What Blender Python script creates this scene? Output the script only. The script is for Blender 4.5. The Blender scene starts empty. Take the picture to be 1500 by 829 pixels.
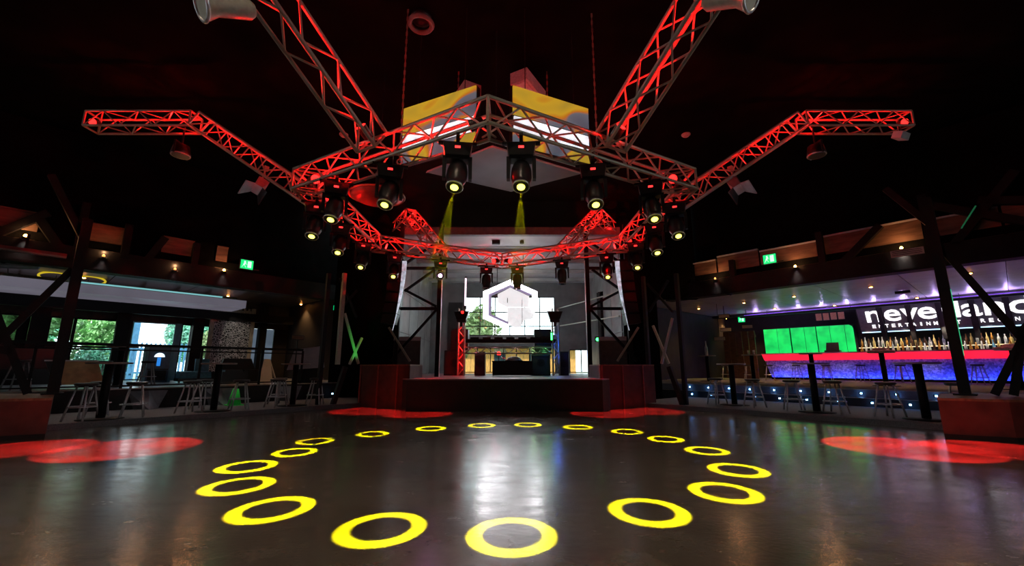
import bpy, bmesh, math, random
from mathutils import Vector, Matrix, Quaternion

random.seed(11)
SC = bpy.context.scene
COL = SC.collection
R = math.radians

# ------------------------------------------------------------------ camera
cam_data = bpy.data.cameras.new('camera')
cam = bpy.data.objects.new('camera', cam_data)
COL.objects.link(cam)
cam.location = (0.32, 0.0, 1.3)
cam.rotation_euler = (R(101.2), 0, 0)
cam_data.sensor_width = 36.0
cam_data.lens = 14.856
cam_data.clip_end = 300
SC.camera = cam

# ------------------------------------------------------------------ sky, sun, exposure
world = bpy.data.worlds.new('daylight')
SC.world = world
world.use_nodes = True
bg = world.node_tree.nodes['Background']
bg.inputs[0].default_value = (0.86, 0.96, 1.0, 1)
bg.inputs[1].default_value = 3.6
sun_d = bpy.data.lights.new('sun', 'SUN')
sun_d.energy = 5.5
sun_d.angle = R(1.0)
sun_d.color = (1.0, 0.96, 0.88)
sun = bpy.data.objects.new('sun', sun_d)
COL.objects.link(sun)
sun.rotation_euler = Vector((-0.45, 0.6, -1.1)).to_track_quat('-Z', 'Y').to_euler()
VS = SC.view_settings
SC.display_settings.display_device = 'sRGB'
VS.view_transform = 'Standard'
VS.look = 'None'
VS.exposure = 0.0
VS.gamma = 1.0
VS.use_curve_mapping = False
SC.cycles.use_denoising = True
SC.cycles.max_bounces = 6
SC.cycles.diffuse_bounces = 3
SC.cycles.glossy_bounces = 3
SC.cycles.transparent_max_bounces = 12
SC.cycles.sample_clamp_indirect = 4.0
SC.cycles.sample_clamp_direct = 0.0
SC.cycles.use_light_tree = True

# ------------------------------------------------------------------ materials
MATS = {}


def mat(name, c, rough=0.5, metal=0.0, var=0.25, scale=6.0, bump=0.0, spec=0.5, stretch=None):
    """Procedural principled material: colour drifts with noise."""
    if name in MATS:
        return MATS[name]
    m = bpy.data.materials.new(name)
    m.use_nodes = True
    nt = m.node_tree
    p = nt.nodes['Principled BSDF']
    p.inputs['Roughness'].default_value = rough
    p.inputs['Metallic'].default_value = metal
    p.inputs['Specular IOR Level'].default_value = spec
    tc = nt.nodes.new('ShaderNodeTexCoord')
    src = tc.outputs['Object']
    if stretch:
        mp = nt.nodes.new('ShaderNodeMapping')
        mp.inputs['Scale'].default_value = stretch
        nt.links.new(src, mp.inputs[0])
        src = mp.outputs[0]
    nz = nt.nodes.new('ShaderNodeTexNoise')
    nz.inputs['Scale'].default_value = scale
    nz.inputs['Detail'].default_value = 4.0
    nt.links.new(src, nz.inputs['Vector'])
    cr = nt.nodes.new('ShaderNodeValToRGB')
    cr.color_ramp.elements[0].position = 0.3
    cr.color_ramp.elements[1].position = 0.7
    cr.color_ramp.elements[0].color = tuple(max(0, v * (1 - var)) for v in c) + (1,)
    cr.color_ramp.elements[1].color = tuple(min(1, v * (1 + var)) for v in c) + (1,)
    nt.links.new(nz.outputs['Fac'], cr.inputs[0])
    nt.links.new(cr.outputs[0], p.inputs['Base Color'])
    if bump:
        bp = nt.nodes.new('ShaderNodeBump')
        bp.inputs['Strength'].default_value = bump
        bp.inputs['Distance'].default_value = 0.02
        nt.links.new(nz.outputs['Fac'], bp.inputs['Height'])
        nt.links.new(bp.outputs[0], p.inputs['Normal'])
    MATS[name] = m
    return m


def glow(name, c, s, noise=0.0, scale=3.0):
    """Something that gives off light."""
    if name in MATS:
        return MATS[name]
    m = bpy.data.materials.new(name)
    m.use_nodes = True
    nt = m.node_tree
    p = nt.nodes['Principled BSDF']
    p.inputs['Base Color'].default_value = tuple(v * 0.3 for v in c) + (1,)
    p.inputs['Roughness'].default_value = 0.4
    p.inputs['Emission Color'].default_value = tuple(c) + (1,)
    p.inputs['Emission Strength'].default_value = s
    if noise:
        tc = nt.nodes.new('ShaderNodeTexCoord')
        nz = nt.nodes.new('ShaderNodeTexNoise')
        nz.inputs['Scale'].default_value = scale
        nt.links.new(tc.outputs['Object'], nz.inputs['Vector'])
        mr = nt.nodes.new('ShaderNodeMapRange')
        mr.inputs[1].default_value = 0.3
        mr.inputs[2].default_value = 0.7
        mr.inputs[3].default_value = s * (1 - noise)
        mr.inputs[4].default_value = s * (1 + noise)
        nt.links.new(nz.outputs['Fac'], mr.inputs[0])
        nt.links.new(mr.outputs[0], p.inputs['Emission Strength'])
    MATS[name] = m
    return m


M_BLACK = mat('black_paint', (0.012, 0.012, 0.012), 0.7, var=0.3)
M_CEIL = mat('black_ceiling', (0.0035, 0.0035, 0.0035), 0.95, var=0.4, scale=2, spec=0.02)
M_STEEL = mat('black_steel', (0.007, 0.007, 0.008), 0.55, 0.0, var=0.3, spec=0.18)
M_ALU = mat('aluminium', (0.36, 0.34, 0.27), 0.42, 0.35, var=0.12, scale=20)
M_CHROME = mat('brushed_chrome', (0.72, 0.72, 0.76), 0.26, 0.6, var=0.1, scale=20)
M_BODY = mat('lamp_housing', (0.007, 0.007, 0.008), 0.38, 0.0, var=0.2, spec=0.45)
M_PLINTH = mat('red_brown_plinth', (0.10, 0.035, 0.03), 0.6, var=0.35, scale=3, bump=0.1)
M_PLINTHTOP = mat('plinth_top_timber', (0.20, 0.13, 0.08), 0.45, var=0.35, scale=4, stretch=(1, 6, 1))
M_CARPET = mat('charcoal_carpet', (0.15, 0.152, 0.165), 0.95, var=0.35, scale=60, bump=0.4)
M_WALLDARK = mat('dark_wall', (0.018, 0.017, 0.017), 0.7, var=0.4, scale=2)
M_WALLBROWN = mat('brown_wall', (0.06, 0.035, 0.028), 0.6, var=0.5, scale=5)
M_STAGEWALL = mat('grey_stage_panel', (0.30, 0.32, 0.31), 0.5, var=0.25, scale=1.2)
M_STAGEFLOOR = mat('stage_floor', (0.22, 0.22, 0.24), 0.4, var=0.2, scale=3)
M_STAGECEIL = mat('stage_ceiling', (0.55, 0.55, 0.58), 0.45, var=0.1, scale=2)
M_FASCIA = mat('rusted_fascia', (0.15, 0.085, 0.055), 0.5, 0.2, var=0.45, scale=1.6, stretch=(1, 1, 5))
M_WOOD = mat('dark_timber', (0.16, 0.075, 0.035), 0.5, var=0.4, scale=3, stretch=(1, 1, 8))
M_PLANK = mat('orange_timber', (0.75, 0.36, 0.10), 0.6, var=0.3, scale=4, stretch=(6, 1, 1))
M_BARCEIL = mat('pale_ceiling_panel', (0.46, 0.42, 0.46), 0.42, 0.0, var=0.15, scale=1.5, spec=0.4)
M_GREYPAINT = mat('grey_lavender_paint', (0.40, 0.39, 0.44), 0.5, var=0.12, scale=2)
M_PALE = mat('pale_grey_plastic', (0.55, 0.56, 0.58), 0.4, var=0.12)
M_TAN = mat('tan_leather', (0.55, 0.36, 0.15), 0.45, var=0.2)
M_BLUEUPH = mat('blue_upholstery', (0.10, 0.33, 0.46), 0.7, var=0.2, scale=12)
M_BLUEPAINT = mat('blue_fence_paint', (0.10, 0.30, 0.55), 0.5, var=0.2)
M_NAVY = mat('navy_cabinet', (0.02, 0.06, 0.13), 0.35, var=0.25)
M_CYANFRAME = mat('pale_blue_frame', (0.20, 0.42, 0.50), 0.4, var=0.15)
M_CONE = mat('green_cone_plastic', (0.03, 0.75, 0.10), 0.45, var=0.15)
M_GROUND = mat('garden_ground', (0.22, 0.30, 0.20), 0.9, var=0.4, scale=2, bump=0.3)
M_BARK = mat('bark', (0.12, 0.09, 0.06), 0.9, var=0.3, bump=0.3)
M_LEAF = mat('bright_leaf', (0.32, 0.72, 0.26), 0.55, var=0.75, scale=1.7)
M_LEAF2 = mat('blue_green_leaf', (0.22, 0.58, 0.42), 0.55, var=0.75, scale=1.7)
M_LEAF3 = mat('olive_leaf', (0.32, 0.42, 0.20), 0.6, var=0.6, scale=1.7)
M_PAPER = mat('notice_paper', (0.60, 0.55, 0.48), 0.7, var=0.15, scale=30)
M_RUSTNOTICE = mat('orange_notice', (0.55, 0.24, 0.10), 0.6, var=0.25, scale=30)
M_PINK = mat('pink_tray_plastic', (0.65, 0.22, 0.36), 0.45, var=0.2)
M_MOSAIC = None

G_LENS = glow('yellow_lens', (1.0, 0.93, 0.10), 5.0)
G_RED = glow('red_lens', (1.0, 0.012, 0.01), 5.0)
G_REDDISP = glow('red_display', (1.0, 0.03, 0.03), 2.5)
G_WARM = glow('warm_lamp', (1.0, 0.36, 0.07), 55.0)
G_EXIT = glow('exit_green', (0.0, 0.85, 0.22), 1.1)
G_LOGO = glow('white_led', (1.0, 0.97, 1.0), 17.0)
G_LOGORIM = glow('dim_violet_led', (0.30, 0.26, 0.42), 0.6)
G_GREEN = glow('backlit_green', (0.01, 0.72, 0.13), 0.95, noise=0.35, scale=1.4)
G_BARRED = glow('backlit_red', (1.0, 0.015, 0.05), 1.15, noise=0.18, scale=1.2)
G_BLUE = glow('blue_strip', (0.015, 0.04, 1.0), 55.0)
G_STEPLED = glow('blue_white_led', (0.25, 0.55, 1.0), 26.0)
G_VIOLET = glow('violet_strip', (0.30, 0.10, 0.95), 0.6)
G_CYAN = glow('cyan_strip', (0.30, 0.75, 0.80), 0.7)
G_SIGN = glow('white_sign_letter', (1.0, 0.97, 1.0), 1.6)
G_SIGNLINE = glow('pale_blue_line', (0.45, 0.72, 1.0), 2.0)
G_MAGENTA = glow('magenta_lens', (1.0, 0.45, 1.0), 14.0)
G_TUBE = glow('pinkish_tube', (1.0, 0.72, 0.85), 2.0)
G_BLUELENS = glow('blue_lens', (0.02, 0.20, 1.0), 8.0)
G_GREENLENS = glow('green_lens', (0.05, 1.0, 0.15), 6.0)


def floor_material():
    m = bpy.data.materials.new('polished_concrete')
    m.use_nodes = True
    nt = m.node_tree
    L = nt.links.new
    p = nt.nodes['Principled BSDF']
    tc = nt.nodes.new('ShaderNodeTexCoord')
    n1 = nt.nodes.new('ShaderNodeTexNoise')
    n1.inputs['Scale'].default_value = 0.55
    n1.inputs['Detail'].default_value = 9
    n1.inputs['Roughness'].default_value = 0.68
    L(tc.outputs['Object'], n1.inputs['Vector'])
    cr = nt.nodes.new('ShaderNodeValToRGB')
    e = cr.color_ramp.elements
    e[0].position, e[0].color = 0.32, (0.045, 0.037, 0.031, 1)
    e[1].position, e[1].color = 0.70, (0.165, 0.142, 0.122, 1)
    L(n1.outputs['Fac'], cr.inputs[0])
    L(cr.outputs[0], p.inputs['Base Color'])
    n2 = nt.nodes.new('ShaderNodeTexNoise')
    n2.inputs['Scale'].default_value = 2.6
    n2.inputs['Detail'].default_value = 8
    n2.inputs['Roughness'].default_value = 0.7
    mp = nt.nodes.new('ShaderNodeMapping')
    mp.inputs['Scale'].default_value = (0.7, 1.5, 1)
    L(tc.outputs['Object'], mp.inputs[0])
    L(mp.outputs[0], n2.inputs['Vector'])
    mr = nt.nodes.new('ShaderNodeMapRange')
    mr.inputs[1].default_value = 0.3
    mr.inputs[2].default_value = 0.75
    mr.inputs[3].default_value = 0.13
    mr.inputs[4].default_value = 0.31
    L(n2.outputs['Fac'], mr.inputs[0])
    L(mr.outputs[0], p.inputs['Roughness'])
    n3 = nt.nodes.new('ShaderNodeTexNoise')
    n3.inputs['Scale'].default_value = 26
    n3.inputs['Detail'].default_value = 5
    L(tc.outputs['Object'], n3.inputs['Vector'])
    bp = nt.nodes.new('ShaderNodeBump')
    bp.inputs['Strength'].default_value = 0.05
    bp.inputs['Distance'].default_value = 0.02
    L(n3.outputs['Fac'], bp.inputs['Height'])
    L(bp.outputs[0], p.inputs['Normal'])
    p.inputs['Specular IOR Level'].default_value = 1.0
    return m


def glass_material():
    m = bpy.data.materials.new('window_glass')
    m.use_nodes = True
    nt = m.node_tree
    nt.nodes.remove(nt.nodes['Principled BSDF'])
    out = nt.nodes['Material Output']
    mx = nt.nodes.new('ShaderNodeMixShader')
    tr = nt.nodes.new('ShaderNodeBsdfTransparent')
    tr.inputs[0].default_value = (0.90, 0.95, 0.95, 1)
    gl = nt.nodes.new('ShaderNodeBsdfGlossy')
    gl.inputs['Roughness'].default_value = 0.02
    fr = nt.nodes.new('ShaderNodeFresnel')
    fr.inputs[0].default_value = 1.45
    nt.links.new(fr.outputs[0], mx.inputs[0])
    nt.links.new(tr.outputs[0], mx.inputs[1])
    nt.links.new(gl.outputs[0], mx.inputs[2])
    nt.links.new(mx.outputs[0], out.inputs[0])
    return m


def screen_material():
    """Printed/LED image on the hanging screens: gold with soft grey-blue waves."""
    m = bpy.data.materials.new('gold_wave_screen')
    m.use_nodes = True
    nt = m.node_tree
    L = nt.links.new
    p = nt.nodes['Principled BSDF']
    tc = nt.nodes.new('ShaderNodeTexCoord')
    nz = nt.nodes.new('ShaderNodeTexNoise')
    nz.inputs['Scale'].default_value = 1.0
    nz.inputs['Detail'].default_value = 0.6
    nz.inputs['Distortion'].default_value = 0.9
    mp = nt.nodes.new('ShaderNodeMapping')
    mp.inputs['Location'].default_value = (2.35, 0.3, 0.75)
    L(tc.outputs['Object'], mp.inputs[0])
    L(mp.outputs[0], nz.inputs['Vector'])
    cr = nt.nodes.new('ShaderNodeValToRGB')
    els = cr.color_ramp.elements
    els[0].position, els[0].color = 0.30, (0.07, 0.09, 0.12, 1)
    els[1].position, els[1].color = 0.75, (0.48, 0.30, 0.02, 1)
    for pos, c in ((0.43, (0.12, 0.14, 0.17, 1)), (0.465, (0.55, 0.16, 0.01, 1)), (0.50, (0.62, 0.36, 0.02, 1)),
                   (0.60, (0.40, 0.27, 0.03, 1))):
        x = els.new(pos)
        x.color = c
    L(nz.outputs['Fac'], cr.inputs[0])
    L(cr.outputs[0], p.inputs['Emission Color'])
    p.inputs['Emission Strength'].default_value = 0.8
    p.inputs['Base Color'].default_value = (0.03, 0.03, 0.03, 1)
    return m


def lace_material():
    """Black board printed with a white lace-like medallion pattern."""
    m = bpy.data.materials.new('lace_print')
    m.use_nodes = True
    nt = m.node_tree
    L = nt.links.new
    p = nt.nodes['Principled BSDF']
    tc = nt.nodes.new('ShaderNodeTexCoord')
    vo = nt.nodes.new('ShaderNodeTexVoronoi')
    vo.feature = 'DISTANCE_TO_EDGE'
    vo.inputs['Scale'].default_value = 8.0
    L(tc.outputs['Object'], vo.inputs['Vector'])
    wv = nt.nodes.new('ShaderNodeTexWave')
    wv.wave_type = 'RINGS'
    wv.rings_direction = 'Y'
    wv.inputs['Scale'].default_value = 3.6
    wv.inputs['Distortion'].default_value = 9.0
    wv.inputs['Detail Scale'].default_value = 3.0
    mp = nt.nodes.new('ShaderNodeMapping')
    mp.inputs['Location'].default_value = (0, 0, -0.95)
    L(tc.outputs['Object'], mp.inputs[0])
    L(mp.outputs[0], wv.inputs['Vector'])
    a = nt.nodes.new('ShaderNodeMath')
    a.operation = 'LESS_THAN'
    a.inputs[1].default_value = 0.045
    L(vo.outputs['Distance'], a.inputs[0])
    b = nt.nodes.new('ShaderNodeMath')
    b.operation = 'GREATER_THAN'
    b.inputs[1].default_value = 0.86
    L(wv.outputs['Fac'], b.inputs[0])
    c = nt.nodes.new('ShaderNodeMath')
    c.operation = 'MAXIMUM'
    L(a.outputs[0], c.inputs[0])
    L(b.outputs[0], c.inputs[1])
    mx = nt.nodes.new('ShaderNodeMix')
    mx.data_type = 'RGBA'
    mx.inputs[6].default_value = (0.012, 0.012, 0.014, 1)
    mx.inputs[7].default_value = (0.65, 0.66, 0.68, 1)
    L(c.outputs[0], mx.inputs[0])
    L(mx.outputs[2], p.inputs['Base Color'])
    p.inputs['Roughness'].default_value = 0.5
    return m


def mosaic_material():
    """Pale glass-mosaic bar front: every chip has its own tone and gloss."""
    m = bpy.data.materials.new('glass_mosaic')
    m.use_nodes = True
    nt = m.node_tree
    L = nt.links.new
    p = nt.nodes['Principled BSDF']
    tc = nt.nodes.new('ShaderNodeTexCoord')
    vo = nt.nodes.new('ShaderNodeTexVoronoi')
    vo.inputs['Scale'].default_value = 14
    L(tc.outputs['Object'], vo.inputs['Vector'])
    cr = nt.nodes.new('ShaderNodeValToRGB')
    cr.color_ramp.elements[0].position = 0.25
    cr.color_ramp.elements[0].color = (0.28, 0.28, 0.34, 1)
    cr.color_ramp.elements[1].position = 0.8
    cr.color_ramp.elements[1].color = (0.72, 0.70, 0.74, 1)
    sp = nt.nodes.new('ShaderNodeSeparateColor')
    L(vo.outputs['Color'], sp.inputs[0])
    L(sp.outputs[0], cr.inputs[0])
    L(cr.outputs[0], p.inputs['Base Color'])
    p.inputs['Roughness'].default_value = 0.35
    return m


M_FLOOR = floor_material()
M_GLASS = glass_material()
M_SCREEN = screen_material()
M_LACE = lace_material()
M_MOSAIC = mosaic_material()


# ------------------------------------------------------------------ mesh helpers
class MB:
    def __init__(self):
        self.v = []
        self.f = []

    def hexa(self, c):
        """eight corners: 0-3 bottom loop, 4-7 top loop"""
        b = len(self.v)
        self.v += [tuple(x) for x in c]
        for q in ((0, 3, 2, 1), (4, 5, 6, 7), (0, 1, 5, 4), (1, 2, 6, 5), (2, 3, 7, 6), (3, 0, 4, 7)):
            self.f.append(tuple(b + i for i in q))
        return self

    def box(self, x0, x1, y0, y1, z0, z1):
        return self.hexa([(x0, y0, z0), (x1, y0, z0), (x1, y1, z0), (x0, y1, z0),
                          (x0, y0, z1), (x1, y0, z1), (x1, y1, z1), (x0, y1, z1)])

    def prism(self, poly, z0, z1):
        b = len(self.v)
        n = len(poly)
        self.v += [(x, y, z0) for x, y in poly] + [(x, y, z1) for x, y in poly]
        self.f.append(tuple(b + i for i in reversed(range(n))))
        self.f.append(tuple(b + n + i for i in range(n)))
        for i in range(n):
            j = (i + 1) % n
            self.f.append((b + i, b + j, b + n + j, b + n + i))
        return self

    def wprism(self, poly, y0, y1):
        """polygon given in x-z, extruded along y"""
        b = len(self.v)
        n = len(poly)
        self.v += [(x, y0, z) for x, z in poly] + [(x, y1, z) for x, z in poly]
        self.f.append(tuple(b + i for i in range(n)))
        self.f.append(tuple(b + n + i for i in reversed(range(n))))
        for i in range(n):
            j = (i + 1) % n
            self.f.append((b + j, b + i, b + n + i, b + n + j))
        return self

    def tube(self, p, q, r, n=8, r2=None):
        p, q = Vector(p), Vector(q)
        d = (q - p).normalized()
        a = d.orthogonal().normalized()
        c = d.cross(a)
        r2 = r if r2 is None else r2
        b = len(self.v)
        for k in range(n):
            o = a * math.cos(2 * math.pi * k / n) + c * math.sin(2 * math.pi * k / n)
            self.v.append(tuple(p + o * r))
            self.v.append(tuple(q + o * r2))
        for k in range(n):
            j = (k + 1) % n
            self.f.append((b + 2 * k, b + 2 * j, b + 2 * j + 1, b + 2 * k + 1))
        self.f.append(tuple(b + 2 * k for k in reversed(range(n))))
        self.f.append(tuple(b + 2 * k + 1 for k in range(n)))
        return self

    def bar(self, p, q, w, h=None):
        """square-section bar from p to q"""
        h = w if h is None else h
        p, q = Vector(p), Vector(q)
        d = (q - p).normalized()
        up = Vector((0, 0, 1)) if abs(d.z) < 0.95 else Vector((0, 1, 0))
        s = d.cross(up).normalized() * (w / 2)
        u = s.cross(d).normalized() * (h / 2)
        return self.hexa([p - s - u, p + s - u, q + s - u, q - s - u, p - s + u, p + s + u, q + s + u, q - s + u])

    def lathe(self, prof, n=16, cx=0, cy=0):
        b = len(self.v)
        for r, z in prof:
            for k in range(n):
                a = 2 * math.pi * k / n
                self.v.append((cx + r * math.cos(a), cy + r * math.sin(a), z))
        for i in range(len(prof) - 1):
            for k in range(n):
                j = (k + 1) % n
                self.f.append((b + i * n + k, b + i * n + j, b + (i + 1) * n + j, b + (i + 1) * n + k))
        self.f.append(tuple(b + k for k in reversed(range(n))))
        t = b + (len(prof) - 1) * n
        self.f.append(tuple(t + k for k in range(n)))
        return self

    def ring(self, rad, r, z=0, n=20, m=6, ax=1.0):
        b = len(self.v)
        for k in range(n):
            a = 2 * math.pi * k / n
            for j in range(m):
                t = 2 * math.pi * j / m
                rr = rad + r * math.cos(t)
                self.v.append((rr * math.cos(a), rr * math.sin(a) * ax, z + r * math.sin(t)))
        for k in range(n):
            for j in range(m):
                self.f.append((b + k * m + j, b + ((k + 1) % n) * m + j,
                               b + ((k + 1) % n) * m + (j + 1) % m, b + k * m + (j + 1) % m))
        return self

    def mesh(self, name, m, smooth=False):
        me = bpy.data.meshes.new(name)
        me.from_pydata(self.v, [], self.f)
        bm = bmesh.new()
        bm.from_mesh(me)
        bmesh.ops.recalc_face_normals(bm, faces=bm.faces)
        bm.to_mesh(me)
        bm.free()
        if smooth:
            for p in me.polygons:
                p.use_smooth = len(p.vertices) <= 4
        me.materials.append(m)
        return me


def put(name, me, parent=None, loc=None, rot=None, scale=None):
    o = bpy.data.objects.new(name, me)
    COL.objects.link(o)
    if parent is not None:
        o.parent = parent
    if loc is not None:
        o.location = loc
    if rot is not None:
        if isinstance(rot, Quaternion):
            o.rotation_mode = 'QUATERNION'
            o.rotation_quaternion = rot
        else:
            o.rotation_euler = rot
    if scale is not None:
        o.scale = scale
    return o


def obj(name, mb, m, parent=None, smooth=False, **k):
    return put(name, mb.mesh(name, m, smooth), parent, **k)


def tag(o, label, cat, group=None):
    o['label'] = label
    o['category'] = cat
    if group:
        o['group'] = group
    return o


def thing(name, label, cat, loc=(0, 0, 0), rotz=0.0, group=None):
    o = bpy.data.objects.new(name, None)
    o.empty_display_size = 0.1
    COL.objects.link(o)
    o.location = loc
    o.rotation_euler = (0, 0, rotz)
    return tag(o, label, cat, group)


def struct(name, mb, m, parent=None, smooth=False, **k):
    o = obj(name, mb, m, parent, smooth, **k)
    if parent is None:
        o['kind'] = 'structure'
    return o


def dup(root, loc, rotz, label, group=None):
    r = root.copy()
    COL.objects.link(r)
    r.location = loc
    r.rotation_euler = (0, 0, rotz)
    r['label'] = label
    if group:
        r['group'] = group
    for ch in list(root.children):
        c = ch.copy()
        COL.objects.link(c)
        c.parent = r
        for g in ch.children:
            d = g.copy()
            COL.objects.link(d)
            d.parent = c
    return r


# the hall is a hexagon; its two side walls run in the frame (n, t): n = distance out from the middle, t = along the wall
def SP(s, n, t, z=0.0):
    return Vector((s * (0.76 * n + 0.65 * t), 0.65 * n - 0.76 * t, z))


SROT = {1: -math.atan2(0.76, 0.65), -1: math.atan2(0.76, 0.65)}


def sbox(mb, s, n0, n1, t0, t1, z0, z1):
    c = [SP(s, n, t, z) for z in (z0, z1) for n, t in ((n0, t0), (n1, t0), (n1, t1), (n0, t1))]
    return mb.hexa(c)


def sidething(name, label, cat, s, n, t, z, group=None):
    """local x runs to the viewer's right, y points out of the hall, z up"""
    return thing(name, label, cat, SP(s, n, t, z), SROT[s], group)


SIDE = {1: 'right', -1: 'left'}


def light(kind, loc, power, color, radius=0.05, aim=None, size=None, blend=0.15, parent=None):
    d = bpy.data.lights.new('lamp_or_fill', kind)
    d.energy = power
    d.color = color
    d.shadow_soft_size = radius
    if kind == 'SPOT':
        d.spot_size = size
        d.spot_blend = blend
    o = bpy.data.objects.new('lamp_or_fill', d)
    COL.objects.link(o)
    o.location = loc
    if aim is not None:
        o.rotation_euler = (Vector(aim) - Vector(loc)).to_track_quat('-Z', 'Y').to_euler()
    if parent is not None:
        o.parent = parent
    return o


# ------------------------------------------------------------------ setting: floors
struct('floor', MB().box(-27, 27, -7, 33, -0.2, 0.0), M_FLOOR)
for s in (-1, 1):
    b = MB()
    sbox(b, s, 13.05, 17.8 if s > 0 else 16.0, -8.6 if s > 0 else -9.6, 8, 0.0, 0.12)
    struct('floor_' + SIDE[s], b, M_CARPET)
b = MB()
sbox(b, -1, 16.0, 25.2, -10.2, 8, 0.0, 0.67)
struct('floor_left', b, mat('pale_tile', (0.34, 0.37, 0.40), 0.3, var=0.15, spec=0.7))
b = MB()
sbox(b, 1, 16.9, 17.7, -10.0, 8, 0.0, 0.36)
struct('floor_right', b, M_BLACK)
b = MB()
sbox(b, 1, 17.7, 31.6, -12.6, 8, 0.0, 0.58)
struct('floor_right', b, M_CARPET)
M_NOSE = mat('step_nosing', (0.32, 0.24, 0.20), 0.4, 0.2, var=0.2)
b = MB()
sbox(b, -1, 15.975, 16.0, -10.2, 8, 0.12, 0.67)
struct('trim_12', b, M_BLACK)
for n, z in ((16.9, 0.36), (17.7, 0.58)):
    b = MB()
    sbox(b, 1, n - 0.02, n + 0.06, -10.0, 8, z, z + 0.015)
    struct('trim_1', b, M_NOSE)
b = MB()
sbox(b, -1, 15.98, 16.08, -10.2, 8, 0.67, 0.70)
struct('trim_2', b, mat('raised_edge', (0.30, 0.27, 0.24), 0.5, var=0.3))

# pale triangular gussets under the raised left level
for t in (-2.95, -4.75, -6.85):
    b = MB()
    p = [SP(-1, 15.5, t, 0.12), SP(-1, 15.94, t + 0.28, 0.12), SP(-1, 15.94, t - 0.28, 0.12)]
    q = [SP(-1, 15.86, t, 0.62), SP(-1, 15.94, t + 0.45, 0.62), SP(-1, 15.94, t - 0.45, 0.62)]
    b.v = [tuple(x) for x in p + q]
    b.f = [(0, 1, 2), (5, 4, 3), (0, 3, 4, 1), (1, 4, 5, 2), (2, 5, 3, 0)]
    struct('trim_3', b, mat('pale_gusset', (0.20, 0.21, 0.24), 0.6, var=0.2))

# ------------------------------------------------------------------ setting: ceilings and walls
struct('ceiling', MB().box(-27, 27, -7, 17.2, 8.2, 8.4), M_CEIL)
struct('wall_back', MB().box(-27, 27, -7.2, -7.0, -0.2, 8.4), M_WALLDARK)
for s in (-1, 1):
    b = MB()
    sbox(b, s, 17.25, 17.45, -9.5, 14, 4.69, 8.4)           # black wall above the fascia
    struct('wall_' + SIDE[s], b, M_CEIL)
    b = MB()
    sbox(b, s, 17.0, 32.2 if s > 0 else 25.5, -12.8 if s > 0 else -10.6, 14, 4.72, 4.95)           # low roof of the side room
    struct('ceiling_' + SIDE[s], b, M_CEIL)
    b = MB()
    sbox(b, s, 13.05, 32.2 if s > 0 else 25.5, 8.0, 8.2, -0.2, 5)              # near end
    struct('wall_near_' + SIDE[s], b, M_WALLDARK)
b = MB()
sbox(b, 1, 16.9, 31.6, -12.8, -12.6, 0, 4.9)
struct('wall_far_right', b, M_WALLDARK)
b = MB()
sbox(b, -1, 16.0, 25.4, -10.4, -10.2, 0, 4.9)
struct('wall_far_left', b, M_WALLDARK)
b = MB()
sbox(b, 1, 31.5, 31.8, -12.8, 8, 0, 4.9)
struct('wall_right', b, M_WALLDARK)
# black wall either side of the stage house (above the side openings too)
struct('wall_front', MB().box(-6.9, -4.35, 17.0, 17.2, 0.0, 8.4), M_CEIL)
struct('wall_front', MB().box(4.85, 7.9, 17.0, 17.2, 4.0, 8.4), M_CEIL)
struct('wall_front', MB().box(4.85, 6.2, 17.0, 17.2, 0.0, 4.0), M_CEIL)
struct('wall_front', MB().box(-4.35, 4.85, 17.0, 17.2, 7.05, 8.4), M_CEIL)
struct('trim_4', MB().box(-4.35, 4.85, 16.96, 17.2, 6.72, 7.05),
       mat('dim_grey_header', (0.16, 0.17, 0.18), 0.5, var=0.2))

# right: warm-lit pale ceiling panels over the bar, each a panel of its own
pan = None
for i in range(6):
    for j in range(4):
        b = MB()
        n0 = 17.35 + j * 2.85
        t0 = -12.5 + i * 2.6
        sbox(b, 1, n0 + 0.012, n0 + 2.838, t0 + 0.012, t0 + 2.588, 4.60, 4.70)
        struct('ceiling_panel', b, M_BARCEIL)
# bulkhead over the bar with a violet light strip on its face
b = MB()
sbox(b, 1, 28.75, 29.6, -12.5, 4, 4.46, 4.62)
struct('trim_5', b, M_BLACK)
# left: brown ceiling
for i in range(5):
    b = MB()
    t0 = -10.1 + i * 2.6
    sbox(b, -1, 17.3, 24.9, t0 + 0.012, t0 + 2.588, 4.62, 4.71)
    struct('ceiling_panel', b, mat('brown_ceiling_panel', (0.085, 0.055, 0.04), 0.35, var=0.3, scale=1.5))
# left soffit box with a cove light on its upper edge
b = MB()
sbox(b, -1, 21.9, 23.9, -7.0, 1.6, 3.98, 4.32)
soff = struct('trim_6', b, glow('soffit_painted_light', (0.42, 0.39, 0.50), 0.25, noise=0.2, scale=0.6))  # lavender light on the grey soffit is put in as emission
for i in range(6):
    t0 = -5.75 + i * 1.15
    b = MB()
    c = [SP(-1, 22.6, t0, 4.3), SP(-1, 23.9, t0, 4.3), SP(-1, 23.9, t0, 4.55), SP(-1, 22.6, t0, 4.55),
         SP(-1, 22.6, t0 + 0.06, 4.3), SP(-1, 23.9, t0 + 0.06, 4.3), SP(-1, 23.9, t0 + 0.06, 4.55),
         SP(-1, 22.6, t0 + 0.06, 4.55)]
    b.hexa(c)
    struct('trim_7', b, M_BLACK)

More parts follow.
